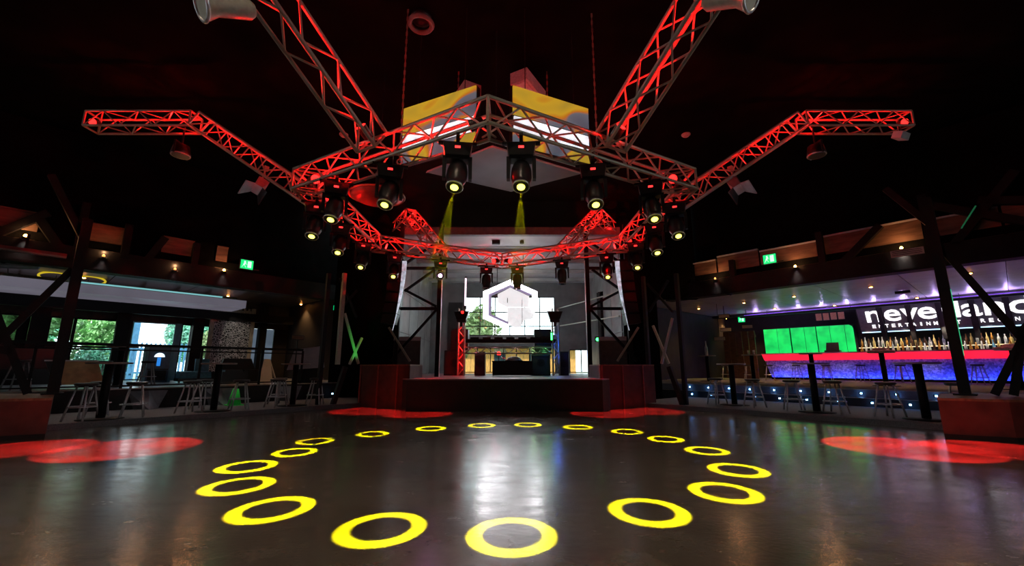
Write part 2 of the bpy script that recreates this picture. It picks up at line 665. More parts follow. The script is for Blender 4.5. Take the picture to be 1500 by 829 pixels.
# ------------------------------------------------------------------ fascia trusses on both sides
for s in (-1, 1):
    root = None
    f = sidething('fascia_beam', 'long black %s roof beam with brown rusted fascia panels above it' % SIDE[s],
                  'beam', s, 17.0, 0.0, 0.0)
    inv = f.matrix_basis.inverted()

    def lx(t):
        return s * t
    # black bottom beam
    x0, x1 = sorted((lx(-9.0), lx(7.0)))
    obj('beam', MB().box(x0, x1, -0.25, 0.12, 4.08, 4.66), M_STEEL, f)
    obj('flange', MB().box(x0, x1, -0.32, 0.14, 4.02, 4.08), M_STEEL, f)
    # panels
    if s > 0:
        cuts = [-8.4, -6.9, -5.35, -3.45, -0.95, 0.55, 2.0, 3.5]
    else:
        cuts = [-4.75, -4.35, -3.75, -2.85, -1.95, -1.05, -0.2, 0.9, 2.0, 3.2]
    for k in range(len(cuts) - 1):
        a, c = cuts[k], cuts[k + 1]
        if s < 0 and k % 2 == 1:
            m = M_CEIL  # unlit stretches of the left fascia put in as black panels
        else:
            m = M_FASCIA
        xa, xc = sorted((lx(a + 0.03), lx(c - 0.03)))
        top = 5.5 + 0.10 * (k % 2)
        obj('panel', MB().box(xa, xc, 0.02, 0.08, 4.66, top - 0.05), m, f)
        if m is M_FASCIA:
            obj('capping', MB().box(xa, xc, -0.02, 0.10, top - 0.05, top), M_PALE if s > 0 else M_FASCIA, f)
    # black braces in front
    if s > 0:
        br = [((-3.42, 4.6), (-3.42, 5.7)), ((-1.85, 5.55), (-2.85, 4.6)), ((-6.26, 4.6), (-6.26, 5.3)),
              ((-7.9, 4.7), (-6.4, 4.05)), ((-0.85, 4.4), (-0.85, 6.2)), ((-0.8, 5.9), (1.3, 4.7)),
              ((-0.4, 4.6), (0.95, 6.3)), ((0.2, 5.7), (1.9, 5.2))]
    else:
        br = [((-0.3, 5.5), (0.9, 4.3)), ((-0.15, 5.3), (-0.9, 4.2)), ((-1.0, 4.6), (-1.0, 6.0)),
              ((-2.0, 4.5), (-2.0, 5.6)), ((-2.9, 5.4), (-2.5, 4.5)), ((-3.75, 4.5), (-3.75, 5.4)),
              ((0.9, 4.5), (0.9, 6.0))]
    for (a, za), (c, zc) in br:
        obj('brace', MB().bar((lx(a), -0.16, za), (lx(c), -0.16, zc), 0.18, 0.2), M_STEEL, f)
    if s > 0:
        obj('edge_glow', MB().bar((lx(-0.2), -0.28, 5.0), (lx(0.15), -0.28, 5.55), 0.03), glow('green_edge', (0.05, 0.6, 0.25), 0.12), f)  # green light on the brace edge put in as a glowing bar

# ------------------------------------------------------------------ stage
b = MB().prism([(-2.85, 13.1), (3.05, 13.1), (4.85, 16.0), (4.85, 24.2), (-4.35, 24.2), (-4.35, 16.0)], 0.0, 0.90)
struct('stage_riser', b, M_BLACK)
b = MB().prism([(-2.85, 13.1), (3.05, 13.1), (4.85, 16.0), (4.85, 24.2), (-4.35, 24.2), (-4.35, 16.0)], 0.90, 0.935)
struct('stage_floor', b, M_STAGEFLOOR)
struct('wall_stage_left', MB().box(-4.55, -4.35, 17.2, 24.2, 0.0, 7.0), M_STAGEWALL)
struct('wall_stage_right', MB().box(4.85, 5.05, 17.2, 24.2, 0.0, 7.0), M_STAGEWALL)
b = MB()
b.hexa([(-4.5, 17.2, 6.72), (5.0, 17.2, 6.72), (5.0, 24.2, 6.05), (-4.5, 24.2, 6.05),
        (-4.5, 17.2, 6.95), (5.0, 17.2, 6.95), (5.0, 24.2, 6.3), (-4.5, 24.2, 6.3)])
struct('ceiling_stage', b, M_STAGECEIL)
# wall panel joints on the stage side walls: every panel its own
for s, x in ((-1, -4.35), (1, 4.85)):
    for i in range(4):
        for j in range(3):
            y0 = 17.3 + i * 1.72
            z0 = 0.95 + j * 1.75
            xa, xb = sorted((x, x - s * 0.04))
            struct('wall_panel', MB().box(xa, xb, y0 + 0.02, y0 + 1.70, z0 + 0.02, z0 + 1.73), M_STAGEWALL)
# ceiling ribs, pipes
for i in range(4):
    y = 18.4 + i * 1.5
    struct('trim_8', MB().box(-4.3, 4.8, y, y + 0.1, 6.60 - (y - 17.2) * 0.096 - 0.12, 6.66 - (y - 17.2) * 0.096),
           M_STAGEWALL)
obj_ = MB().box(-0.55, -0.2, 17.6, 17.75, 6.52, 6.68)
struct('trim_9', obj_, M_BLACK)
struct('trim_9', MB().lathe([(0.09, 6.55), (0.09, 6.7)], 12, 0.75, 17.7), M_BLACK)

# back wall of the stage with its window openings (y = 24)
bw = MB()


def bwall(x0, x1, z0, z1):
    struct('wall_stage_back', MB().box(x0, x1, 24.0, 24.2, z0, z1), mat('stage_back_wall', (0.13, 0.15, 0.15), 0.55, var=0.25, scale=1.5))


bwall(-4.4, 4.9, 5.25, 6.4)
bwall(-4.4, -2.35, 0.9, 5.25)
bwall(2.75, 3.55, 0.9, 5.25)
bwall(3.55, 4.9, 2.25, 5.25)
bwall(-2.35, 2.75, 2.35, 3.02)
struct('wall_stage_back', MB().box(-3.3, -2.5, 23.9, 24.0, 0.95, 4.9), M_BLACK)


def window_grid(name, x0, x1, z0, z1, cols, rows, y=24.05, fr=0.05):
    w = struct(name, MB().box(x0, x1, y - 0.03, y + 0.05, z0, z0 + fr), M_STEEL)
    obj('frame', MB().box(x0, x1, y - 0.03, y + 0.05, z1 - fr, z1), M_STEEL, w)
    for i in range(cols + 1):
        x = x0 + (x1 - x0) * i / cols
        obj('mullion', MB().box(x - fr / 2, x + fr / 2, y - 0.03, y + 0.05, z0, z1), M_STEEL, w)
    for zz in rows:
        obj('transom', MB().box(x0, x1, y - 0.03, y + 0.05, zz - fr / 2, zz + fr / 2), M_STEEL, w)
    zs = [z0] + list(rows) + [z1]
    for i in range(cols):
        for j in range(len(zs) - 1):
            xa = x0 + (x1 - x0) * i / cols
            xb = x0 + (x1 - x0) * (i + 1) / cols
            obj('pane', MB().box(xa + 0.02, xb - 0.02, y, y + 0.012, zs[j] + 0.02, zs[j + 1] - 0.02), M_GLASS, w)
    return w


window_grid('window_1', -2.35, 2.75, 3.02, 5.25, 6, (3.55, 4.35))
window_grid('window_2', -2.35, 2.75, 0.97, 2.35, 7, ())
window_grid('window_3', 3.55, 4.85, 0.97, 2.25, 2, ())

# ------------------------------------------------------------------ left window wall (n = 25)


def lwall(t0, t1, z0, z1, m=M_WALLBROWN, n0=25.0, n1=25.25):
    b = MB()
    sbox(b, -1, n0, n1, t0, t1, z0, z1)
    struct('wall_left', b, m)


lwall(-10.3, 8, 3.32, 4.9)
lwall(2.2, 8, 0, 3.32, M_WALLDARK)
lwall(-1.75, 2.2, 0.0, 2.12, M_WALLDARK)
lwall(-3.55, -3.05, 0.0, 3.32, M_WALLDARK)
lwall(-5.35, -5.15, 0.0, 3.32, M_CYANFRAME)
lwall(-6.2, -5.75, 0.0, 3.32, M_WALLDARK)
lwall(-8.1, -6.75, 0.0, 3.32, M_WALLDARK)
lwall(-10.3, -9.5, 0.0, 3.32, M_WALLDARK)
WIN = [('window_4', -0.25, 2.2, 2.12), ('window_5', -0.98, -0.45, 2.12), ('window_6', -1.75, -1.02, 2.12),
       ('window_7', -3.05, -1.75, 0.70), ('door_1', -5.15, -3.55, 0.70), ('window_8', -5.75, -5.35, 0.70),
       ('window_9', -6.75, -6.2, 0.70)]
lwall(-0.45, -0.25, 2.12, 3.32, M_WALLDARK)
for nm, t0, t1, z0 in WIN:
    w = bpy.data.objects.new(nm, None)
    COL.objects.link(w)
    w['kind'] = 'structure'
    w.location = SP(-1, 25.1, t0, 0)
    w.rotation_euler = (0, 0, SROT[-1])
    L = t1 - t0   # local x runs towards -t on the left side, so use negative x
    for a, c, za, zc in ((-L, 0, z0, z0 + 0.06), (-L, 0, 3.26, 3.32), (-L, -L + 0.05, z0, 3.32), (-0.05, 0, z0, 3.32)):
        obj('frame', MB().box(a, c, -0.06, 0.05, za, zc), M_STEEL if nm != 'door_1' else M_CYANFRAME, w)
    if nm == 'window_7':
        obj('transom', MB().box(-L, 0, -0.06, 0.05, 2.08, 2.16), M_STEEL, w)
    obj('pane', MB().box(-L + 0.05, -0.05, 0, 0.012, z0 + 0.06, 3.26), M_GLASS, w)
# pale blue frosted panes at the far end
M_FROST = glow('frosted_pane', (0.20, 0.27, 0.36), 0.42, noise=0.3, scale=1.0)
for k, (t0, t1) in enumerate(((-8.7, -8.15), (-9.0, -8.75), (-9.48, -9.1))):
    b = MB()
    sbox(b, -1, 25.05, 25.1, t0, t1, 0.72, 3.3)
    struct('window_1%d' % k, b, M_FROST)
lwall(-9.1, -9.0, 0.7, 3.32, M_WALLDARK, 24.98, 25.2)
lwall(-8.75, -8.7, 0.7, 3.32, M_WALLDARK, 24.98, 25.2)
# upright columns inside the windows
for t, w_ in ((-3.15, 0.42), (-5.82, 0.40), (-8.65, 0.34), (-0.75, 0.5)):
    b = MB()
    sbox(b, -1, 24.2, 24.55, t - w_ / 2, t + w_ / 2, 0.67, 4.65)
    struct('column', b, M_STEEL)
# dark cross beam above the windows
b = MB()
sbox(b, -1, 23.9, 24.2, -10.0, 3, 3.55, 3.95)
struct('trim_10', b, M_STEEL)

# ------------------------------------------------------------------ outdoors
b = MB()
b.box(-60, 40, 26, 70, 0.2, 0.55)
sb_ = MB()
sbox(sb_, -1, 25.3, 60, -22, 16, 0.2, 0.6)
struct('ground', sb_, M_GROUND)
struct('ground', MB().box(-9, 14, 24.3, 60, 0.2, 0.6), M_GROUND)


def foliage_mesh(name, m, rx, ry, rz, count, size, seed):
    rnd = random.Random(seed)
    b = MB()
    lumps = [(rnd.uniform(-.6, .6) * rx, rnd.uniform(-.6, .6) * ry, rnd.uniform(-.7, .7) * rz, rnd.uniform(.3, .55))
             for _ in range(14)]
    for _ in range(count):
        cx, cy, cz, lr = rnd.choice(lumps)
        d = Vector((rnd.gauss(0, 1), rnd.gauss(0, 1), rnd.gauss(0, 1))).normalized()
        c = Vector((cx + d.x * rx * lr, cy + d.y * ry * lr, cz + d.z * rz * lr))
        u = Vector((rnd.gauss(0, 1), rnd.gauss(0, 1), rnd.gauss(0, 1))).normalized()
        w = u.orthogonal().normalized()
        s = size * rnd.uniform(0.6, 1.4)
        i = len(b.v)
        b.v += [tuple(c - u * s), tuple(c + w * s * 0.5), tuple(c + u * s), tuple(c - w * s * 0.5)]
        b.f.append((i, i + 1, i + 2, i + 3))
    me = bpy.data.meshes.new(name)
    me.from_pydata(b.v, [], b.f)
    me.materials.append(m)
    return me


F1 = foliage_mesh('foliage', M_LEAF, 2.2, 1.6, 2.0, 5200, 0.16, 1)
F2 = foliage_mesh('foliage', M_LEAF2, 2.0, 1.6, 2.2, 4600, 0.15, 2)
F3 = foliage_mesh('foliage', M_LEAF3, 1.8, 1.5, 1.9, 4200, 0.15, 3)
TRUNK = MB().tube((0, 0, -0.2), (0.1, 0, 2.4), 0.12, 8, 0.07).mesh('trunk', M_BARK, True)


def tree(label, loc, h, sc, me, name='garden_tree'):
    t = thing(name, label, 'tree', loc, random.uniform(0, 6), None)
    f = put('foliage', me, t, (0, 0, h), None, (sc, sc, sc))
    f['kind'] = 'stuff'
    put('trunk', TRUNK, t, None, None, (1, 1, h / 2.4))
    return t


tree('bright green bushy tree outside the leftmost strip window', SP(-1, 30.2, 3.4, 0.6), 2.2, 1.0, F1)
tree('yellow-green tree outside the strip windows behind the left steel post', SP(-1, 29.8, -0.2, 0.6), 2.1, 1.0, F1)
tree('broad bright green tree filling the window left of the glass door', SP(-1, 30.2, -3.2, 0.6), 1.8, 0.85, F1)
tree('low green shrub outside the lower half of the window left of the door', SP(-1, 27.4, -2.9, 0.6), 0.7, 0.45, F2, 'garden_shrub')
tree('dark blue-green tall tree behind the leftmost strip windows', SP(-1, 35.5, 1.2, 0.6), 3.2, 1.5, F2)
tree('blue-green tree rising behind the picket fence', SP(-1, 37.0, -9.2, 0.6), 3.2, 1.05, F2)
tree('blue-green tree outside the narrow window right of the glass door', SP(-1, 31.5, -7.2, 0.6), 2.6, 0.9, F2)
tree('olive bush outside the narrow windows left of the lace-print board', SP(-1, 30.0, -8.6, 0.6), 1.6, 0.8, F3)
tree('olive tree behind the left half of the stage window', (-2.2, 34.6, 0.6), 3.2, 1.25, F3)
tree('grey-green bush outside the stage window at its lower left', (-3.4, 27.0, 0.6), 1.9, 0.75, F3, 'garden_shrub')

fence = sidething('picket_fence', 'blue-grey picket fence outside the glass door on the left', 'fence', -1, 28.5, -3.4, 0.6)
PK = MB().wprism([(-0.045, 0), (0.045, 0), (0.045, 1.85), (0, 1.95), (-0.045, 1.85)], -0.02, 0.02).mesh('picket', M_BLUEPAINT)
for k in range(18):
    put('picket', PK, fence, (k * 0.185, 0, 0))
for z in (0.35, 1.55):
    obj('rail', MB().box(-0.1, 3.3, 0.02, 0.07, z, z + 0.09), M_BLUEPAINT, fence)
obj('post', MB().box(0.7, 0.95, 0.07, 0.3, -0.1, 3.1), M_BLUEPAINT, fence)

tb = thing('timber_building', 'orange timber building across the yard behind the stage windows', 'building', (0.3, 29.5, 0.6))
obj('wall', MB().box(-3.2, 4.4, 0.0, 3, 0, 2.05), mat('building_render', (0.5, 0.42, 0.3), 0.7), tb)
for k in range(19):
    if k in (5, 6, 11):
        obj('window', MB().box(-3.2 + k * 0.4, -2.82 + k * 0.4, -0.05, 0.0, 0.2, 1.6), mat('dark_pane', (0.03, 0.05, 0.06), 0.1), tb)
    else:
        obj('plank', MB().box(-3.2 + k * 0.4, -2.82 + k * 0.4, -0.04, 0.0, 0.0, 1.95 + 0.02 * (k % 3)), M_PLANK, tb)
obj('roof', MB().box(-3.5, 4.7, -0.5, 3.2, 2.05, 2.3), mat('pale_roof', (0.6, 0.62, 0.62), 0.5), tb)

# ------------------------------------------------------------------ truss rig
HEXC = Vector((0.0, 9.25, 4.64))
HR = 4.0
TW = 0.19           # half width of the box truss
BAR = MB().tube((0, 0, 0), (0, 0, 1), 1.0, 8).mesh('bar', M_ALU, True)
THIN = MB().tube((0, 0, 0), (0, 0, 1), 1.0, 6).mesh('lacing', M_ALU, True)
END = MB()
for a in (-1, 1):
    END.bar((0, a * TW, -TW), (0, a * TW, TW), 0.035)
    END.bar((0, -TW, a * TW), (0, TW, a * TW), 0.035)
END = END.mesh('end_frame', M_ALU)
ZUP = Vector((0, 0, 1))


def rod(name, me, parent, p, q, r):
    p, q = Vector(p), Vector(q)
    d = q - p
    return put(name, me, parent, p, d.to_track_quat('Z', 'X'), (r, r, d.length))


def truss(p, q, label, group, bay=0.42, style='zig', mitre=0.0):
    p, q = Vector(p), Vector(q)
    d = q - p
    L = d.length
    t = thing('box_truss', label, 'truss', p, 0, group)
    x = d.normalized()
    y = ZUP.cross(x).normalized()
    z = x.cross(y)
    t.rotation_mode = 'QUATERNION'
    t.rotation_quaternion = Matrix((x, y, z)).transposed().to_quaternion()
    for a in (-1, 1):
        for b in (-1, 1):
            rod('chord', BAR, t, (a * TW * mitre, a * TW, b * TW), (L - a * TW * mitre, a * TW, b * TW), 0.028)
    n = max(2, round(L / bay))
    st = L / n
    for (ax, sgn) in (('y', -1), ('y', 1), ('z', -1), ('z', 1)):
        for i in range(n):
            u, v = (-TW, TW) if i % 2 == 0 else (TW, -TW)
            if ax == 'y':
                a, b = (i * st, sgn * TW, u), ((i + 1) * st, sgn * TW, v)
            else:
                a, b = (i * st, u, sgn * TW), ((i + 1) * st, v, sgn * TW)
            rod('lacing', THIN, t, a, b, 0.015)
        if style == 'ladder' and ax == 'y':
            for i in range(1, n):
                rod('upright', THIN, t, (i * st, sgn * TW, -TW), (i * st, sgn * TW, TW), 0.015)
    if not mitre:
        put('end_frame', END, t)
        put('end_frame', END, t, (L, 0, 0))
    return t


PAR_BODY = MB().lathe([(0.04, -0.14), (0.075, -0.12), (0.085, 0.06), (0.09, 0.07)], 12).mesh('body', M_BODY, True)
PAR_LENS = MB().lathe([(0.078, 0.068), (0.078, 0.078)], 12).mesh('lens', G_RED)
PAR_YOKE = MB().box(-0.11, -0.095, -0.02, 0.02, -0.05, 0.16).box(0.095, 0.11, -0.02, 0.02, -0.05, 0.16).box(-0.11, 0.11, -0.02, 0.02, 0.15, 0.165).mesh('yoke', M_BODY)


def par_can(loc, direction, label, group='red LED par cans in the trusses'):
    t = thing('par_can', label, 'stage light', loc, 0, group)
    q = Vector(direction).to_track_quat('Z', 'Y')
    put('body', PAR_BODY, t, (0, 0, 0), q)
    put('lens', PAR_LENS, t, (0, 0, 0), q)
    return t


REDC = (1.0, 0.004, 0.004)


def red_glow(p, q, n, power, both=True):
    """narrow red lamps inside a truss, shining along it"""
    p, q = Vector(p), Vector(q)
    for a, b in ((0.03, 1.0), (0.5, 1.0), (0.97, 0.0), (0.5, 0.0))[:4 if both else 2]:
        light('SPOT', p.lerp(q, a), power * (110.0 if both else 190.0), REDC, 0.03, p.lerp(q, b), R(46), 0.7)
    for i in range(n):
        c = p.lerp(q, (i + 0.5) / n)
        x = (q - p).normalized()
        up = x.cross(ZUP.cross(x)).normalized()
        light('SPOT', c - up * 0.15, power * 4.0, REDC, 0.03, c + up, R(150), 0.3)


V = [HEXC + Vector((HR * math.sin(R(60 * k)), -HR * math.cos(R(60 * k)), 0)) for k in range(6)]
SIDE_NAME = ['near right', 'far right of centre', 'far right', 'far left', 'left', 'near left']
SIDE_NAME[1] = 'right'
RING_LABEL = ['aluminium box truss forming the near right side of the hexagonal ring, mostly unlit olive grey',
              'aluminium box truss forming the right side of the hexagonal ring, seen end-on, glowing red',
              'red-lit box truss forming the far right side of the hexagonal ring before the stage',
              'red-lit box truss forming the far left side of the hexagonal ring before the stage',
              'red-lit box truss forming the left side of the hexagonal ring, seen end-on',
              'red-lit box truss forming the near left side of the hexagonal ring']
REDPOW = [0.35, 6.0, 6.0, 6.0, 6.5, 6.5]
for k in range(6):
    a, b = V[k], V[(k + 1) % 6]
    truss(a, b, RING_LABEL[k], 'hexagonal ring trusses', 0.40, 'zig', math.tan(R(30)))
    red_glow(a, b, 5, REDPOW[k])
# corner blocks
CB = MB()
for a in (-1, 1):
    CB.tube((0, a * TW / math.cos(R(30)), -TW), (0, a * TW / math.cos(R(30)), TW), 0.022, 8)
    CB.tube((0, -TW / math.cos(R(30)), a * TW), (0, TW / math.cos(R(30)), a * TW), 0.022, 8)
CB = CB.mesh('corner_frame', M_ALU)
CPLATE = MB().tube((0, -TW / math.cos(R(30)), -TW), (0, TW / math.cos(R(30)), TW), 0.016, 6).mesh('corner_brace', M_ALU)
CN = ['nearest', 'near right', 'far right', 'farthest', 'far left', 'near left']
for k in range(6):
    t = thing('truss_corner', 'aluminium corner block at the %s corner of the hexagonal truss ring' % CN[k], 'truss corner',
              V[k], R(60 * k), 'ring corner blocks')
    put('corner_frame', CB, t)
    put('corner_brace', CPLATE, t)

# six spider legs: a sloping truss out from each side, then a level one
AP = HR * math.cos(R(30))
LEGN = ['near right', 'right', 'back right', 'back left', 'left', 'near left']
LEGPOW = [11.0, 2.6, 5.0, 5.0, 2.6, 11.0]
LEG = {}
for k in range(6):
    ang = R(60 * k + 30)
    d = Vector((math.sin(ang), -math.cos(ang), 0))
    p0 = Vector((HEXC.x, HEXC.y, 0)) + d * (AP + 0.25) + Vector((0, 0, 4.72))
    p1 = Vector((HEXC.x, HEXC.y, 0)) + d * (AP + 3.75) + Vector((0, 0, 7.08))
    p2 = p1 + d * 2.6
    LEG[k] = (p0, p1, p2, d)
    truss(p0, p1, '%s sloping box truss leg rising from the hexagonal ring to the black ceiling' % LEGN[k],
          'sloping truss legs', 0.5 if k in (1, 4) else 0.38, 'ladder' if k in (1, 4) else 'zig')
    red_glow(p0, p1, 6, LEGPOW[k], False)
    if k in (0, 5):
        continue
    truss(p1 + d * 0.1, p2, 'level box truss under the ceiling at the outer end of the %s leg' % LEGN[k],
          'level outer trusses', 0.42)
    red_glow(p2, p1, 4, 6.5 if k in (1, 4) else 5.0, False)

# red par cans
n_par = 0
for k in range(6):
    a, b = V[k], V[(k + 1) % 6]
    inward = (HEXC - (a + b) / 2).normalized()
    for f, word in ((0.06, 'first'), (0.94, 'last')):
        if k == 0 and f < 0.5:
            continue
        p = a.lerp(b, f)
        q = a.lerp(b, 0.5)
        par_can(p + Vector((0, 0, -0.02)), (q - p) * (1 if True else 0) + Vector((0, -0.35, -0.25)) * 2,
                'small red LED par can inside the %s ring truss by its %s corner' % (SIDE_NAME[k], CN[k] if f < 0.5 else CN[(k + 1) % 6]))
for k in (0, 1, 2, 3, 4, 5):
    p0, p1, p2, d = LEG[k]
    par_can(p0 + (p1 - p0) * 0.05, (p1 - p0), 'red LED par can at the foot of the %s sloping leg' % LEGN[k])
    if k in (1, 4):
        par_can(p2 - d * 0.06 + Vector((0, 0, 0.0)), Vector((0, -1, -0.4)) - d * 0.3,
                'bright red LED par can at the outer tip of the %s level truss' % LEGN[k])

# moving heads under the ring
CLAMP = MB().box(-0.27, 0.27, -0.025, 0.025, -0.03, 0.01).box(-0.025, 0.025, -0.27, 0.27, -0.03, 0.01).box(-0.05, 0.05, -0.05, 0.05, -0.09, -0.03).mesh('clamp', M_STEEL)
BASE = MB().hexa([(-.17, -.14, -.25), (.17, -.14, -.25), (.17, .14, -.25), (-.17, .14, -.25),
                  (-.20, -.17, -.08), (.20, -.17, -.08), (.20, .17, -.08), (-.20, .17, -.08)]).mesh('base', M_BODY)
DISP = MB().box(-0.038, 0.038, -0.168, -0.155, -0.160, -0.130).mesh('display', G_REDDISP)
YOKE = MB()
for a in (-1, 1):
    YOKE.hexa([(a * .16, -.05, -.56), (a * .205, -.05, -.56), (a * .205, .05, -.56), (a * .16, .05, -.56),
               (a * .15, -.09, -.25), (a * .205, -.09, -.25), (a * .205, .09, -.25), (a * .15, .09, -.25)])
YOKE.box(-.2, .2, -.09, .09, -.28, -.25)
YOKE = YOKE.mesh('yoke', M_BODY)
HEAD = MB().lathe([(0.06, 0.20), (0.12, 0.17), (0.145, 0.06), (0.145, -0.08), (0.115, -0.16), (0.10, -0.24), (0.115, -0.245), (0.115, -0.26)], 16).mesh('head', M_BODY, True)
LENS = MB().lathe([(0.055, -0.262), (0.055, -0.268)], 16).mesh('lens', G_LENS)
LENSM = MB().lathe([(0.055, -0.262), (0.055, -0.268)], 16).mesh('lens', G_MAGENTA)
LENSOFF = MB().lathe([(0.055, -0.262), (0.055, -0.268)], 16).mesh('lens', mat('dark_lens', (0.05, 0.05, 0.07), 0.08))
RIM = MB().ring(0.112, 0.012, -0.25, 18, 6).mesh('rim', M_CHROME, True)


def moving_head(loc, aim, label, lens=LENS):
    loc, aim = Vector(loc), Vector(aim)
    piv = loc + Vector((0, 0, -0.48))
    d = (aim - piv).normalized()
    yaw = math.atan2(loc.y - 0.0, loc.x - 0.32) - math.pi / 2       # display side faces the dance floor
    t = thing('moving_head', label, 'stage light', loc, yaw, 'moving heads under the ring truss')
    put('clamp', CLAMP, t)
    bs = put('base', BASE, t)
    put('display', DISP, bs)
    put('yoke', YOKE, t)
    ld = Matrix.Rotation(-yaw, 3, 'Z') @ d
    q = (-ld).to_track_quat('Z', 'Y')
    h = put('head', HEAD, t, (0, 0, -0.48), q)
    put('lens', lens, h)
    put('rim', RIM, h)
    return piv + d * 0.30, d


HEADS = []
FR = [(0.13, 0.46, 0.78), (0.12, 0.42, 0.78), (0.14, 0.48, 0.86)]
FR = [FR[0], FR[1], FR[2], tuple(1 - f for f in reversed(FR[2])), tuple(1 - f for f in reversed(FR[1])),
      tuple(1 - f for f in reversed(FR[0]))]
RINGS = [(0.32, 3.66), (1.57, 4.22), (2.57, 4.83), (3.22, 5.80), (3.39, 7.06), (3.13, 8.15), (2.67, 9.07), (1.77, 9.71),
         (0.68, 10.10), (-0.36, 9.99), (-1.42, 9.50), (-2.43, 8.75), (-3.18, 7.93), (-3.05, 6.95), (-3.20, 5.99),
         (-2.73, 5.07), (-1.91, 4.28), (-0.75, 3.80)]


def gobo_spot(loc, aim, radius, ring=True, color=(1.0, 0.93, 0.0), floor_level=2.6, albedo=0.10):
    """profile spot with a ring gobo: a real spot light whose beam carries the pattern"""
    loc, aim = Vector(loc), Vector(aim)
    dist = (aim - loc).length
    tn = radius / dist
    # keep the projected figure about round on the floor
    tn *= math.sqrt(abs(loc.z - aim.z) / dist)
    power = floor_level * 4 * math.pi ** 2 * dist ** 2 / albedo
    o = light('SPOT', loc, power, color, 0.012, aim, 2.4 * math.atan(tn), 0.0)
    nt = o.data
    nt.use_nodes = True
    nt = o.data.node_tree
    N = nt.nodes
    em = N['Emission']
    tc = N.new('ShaderNodeTexCoord')
    sp = N.new('ShaderNodeSeparateXYZ')
    nt.links.new(tc.outputs['Normal'], sp.inputs[0])

    def m(op, a, b=None):
        x = N.new('ShaderNodeMath')
        x.operation = op
        for i, v in enumerate((a, b)):
            if v is None:
                continue
            if isinstance(v, (int, float)):
                x.inputs[i].default_value = v
            else:
                nt.links.new(v, x.inputs[i])
        return x.outputs[0]

    def smooth(v, a, b, lo, hi):
        x = N.new('ShaderNodeMapRange')
        x.interpolation_type = 'SMOOTHSTEP'
        for i, k in zip((1, 2, 3, 4), (a, b, lo, hi)):
            x.inputs[i].default_value = k
        nt.links.new(v, x.inputs[0])
        return x.outputs[0]
    t = m('TANGENT', m('ARCCOSINE', m('ABSOLUTE', sp.outputs[2])))
    outer = smooth(t, tn * 0.96, tn * 1.03, 1.0, 0.0)
    if ring:
        inner = smooth(t, tn * 0.63, tn * 0.71, 0.0, 1.0)
        s = m('MULTIPLY', outer, inner)
    else:
        nz = N.new('ShaderNodeTexNoise')
        nz.inputs['Scale'].default_value = 9.0
        nt.links.new(tc.outputs['Normal'], nz.inputs['Vector'])
        s = m('MULTIPLY', outer, smooth(nz.outputs['Fac'], 0.3, 0.7, 0.55, 1.25))
    nt.links.new(s, em.inputs[1])
    return o


ORD = ['by the corner it starts from', 'at its middle', 'by its far end']
i = 0
for k in range(6):
    a, b = V[k], V[(k + 1) % 6]
    for j in range(3):
        f = FR[k][j]
        p = a.lerp(b, f)
        loc = Vector((p.x, p.y, HEXC.z - TW - 0.03))
        where = 'nearest its %s corner' % (CN[k] if j == 0 else CN[(k + 1) % 6]) if j != 1 else 'at its middle'
        if k == 3 and j == 1:
            lens, aim, txt = LENSM, Vector((0.1, 1.5, 1.6)), 'black moving head with a bright magenta lens under the far left ring truss'
        elif (k == 2 and j in (1, 2)) or (k == 3 and j == 0):
            lens, aim = LENSOFF, Vector((loc.x, loc.y - 0.3, 0))
            txt = 'unlit black moving head under the %s ring truss %s' % (SIDE_NAME[k], where)
        else:
            lens, aim = LENS, Vector((RINGS[i][0], RINGS[i][1], 0))
            txt = 'moving head with yellow lens under the %s ring truss %s' % (SIDE_NAME[k], where)
        src, d = moving_head(loc, aim, txt, lens)
        rx, ry = RINGS[i]
        tgt = Vector((rx, ry, 0))
        if lens is not LENS:
            src = Vector((loc.x, loc.y, loc.z - 0.05)) + Vector((0, -0.45, -0.2))
        gobo_spot(src, tgt, 0.340 if 9 <= i <= 13 or 4 <= i <= 8 else 0.375)
        if lens is LENSM:
            light('SPOT', src + Vector((0, -0.1, 0)), 5, (1.0, 0.3, 1.0), 0.05, aim, R(70), 0.6)
        i += 1
# glowing shapes on added hangers, standing for yellow rings projected on the left ceiling
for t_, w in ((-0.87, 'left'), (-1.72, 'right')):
    o = sidething('projected_ring', '%s of the two glowing shapes standing for projected yellow rings under the left ceiling' % w, 'lamp', -1, 22.2, t_, 4.52)
    obj('tube', MB().ring(0.45, 0.035, 0, 28, 6, 0.85), glow('projected_ring_glow', (0.75, 0.55, 0.02), 0.75), o, True, rot=(R(-16), 0, 0))
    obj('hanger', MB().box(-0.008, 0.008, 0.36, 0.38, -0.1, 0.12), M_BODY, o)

# thin haze in the air just under the two nearest lamps
hz = bpy.data.materials.new('thin_haze')
hz.use_nodes = True
hn = hz.node_tree
hn.nodes.remove(hn.nodes['Principled BSDF'])
vs_ = hn.nodes.new('ShaderNodeVolumeScatter')
vs_.inputs['Density'].default_value = 0.0045
hn.links.new(vs_.outputs[0], hn.nodes['Material Output'].inputs['Volume'])
haze = obj('haze', MB().box(-1.0, 1.1, 4.2, 5.9, 2.2, 4.1), hz)
haze['kind'] = 'stuff'
haze['label'] = 'thin stage haze catching the yellow beams under the two nearest moving heads'
haze['category'] = 'haze'
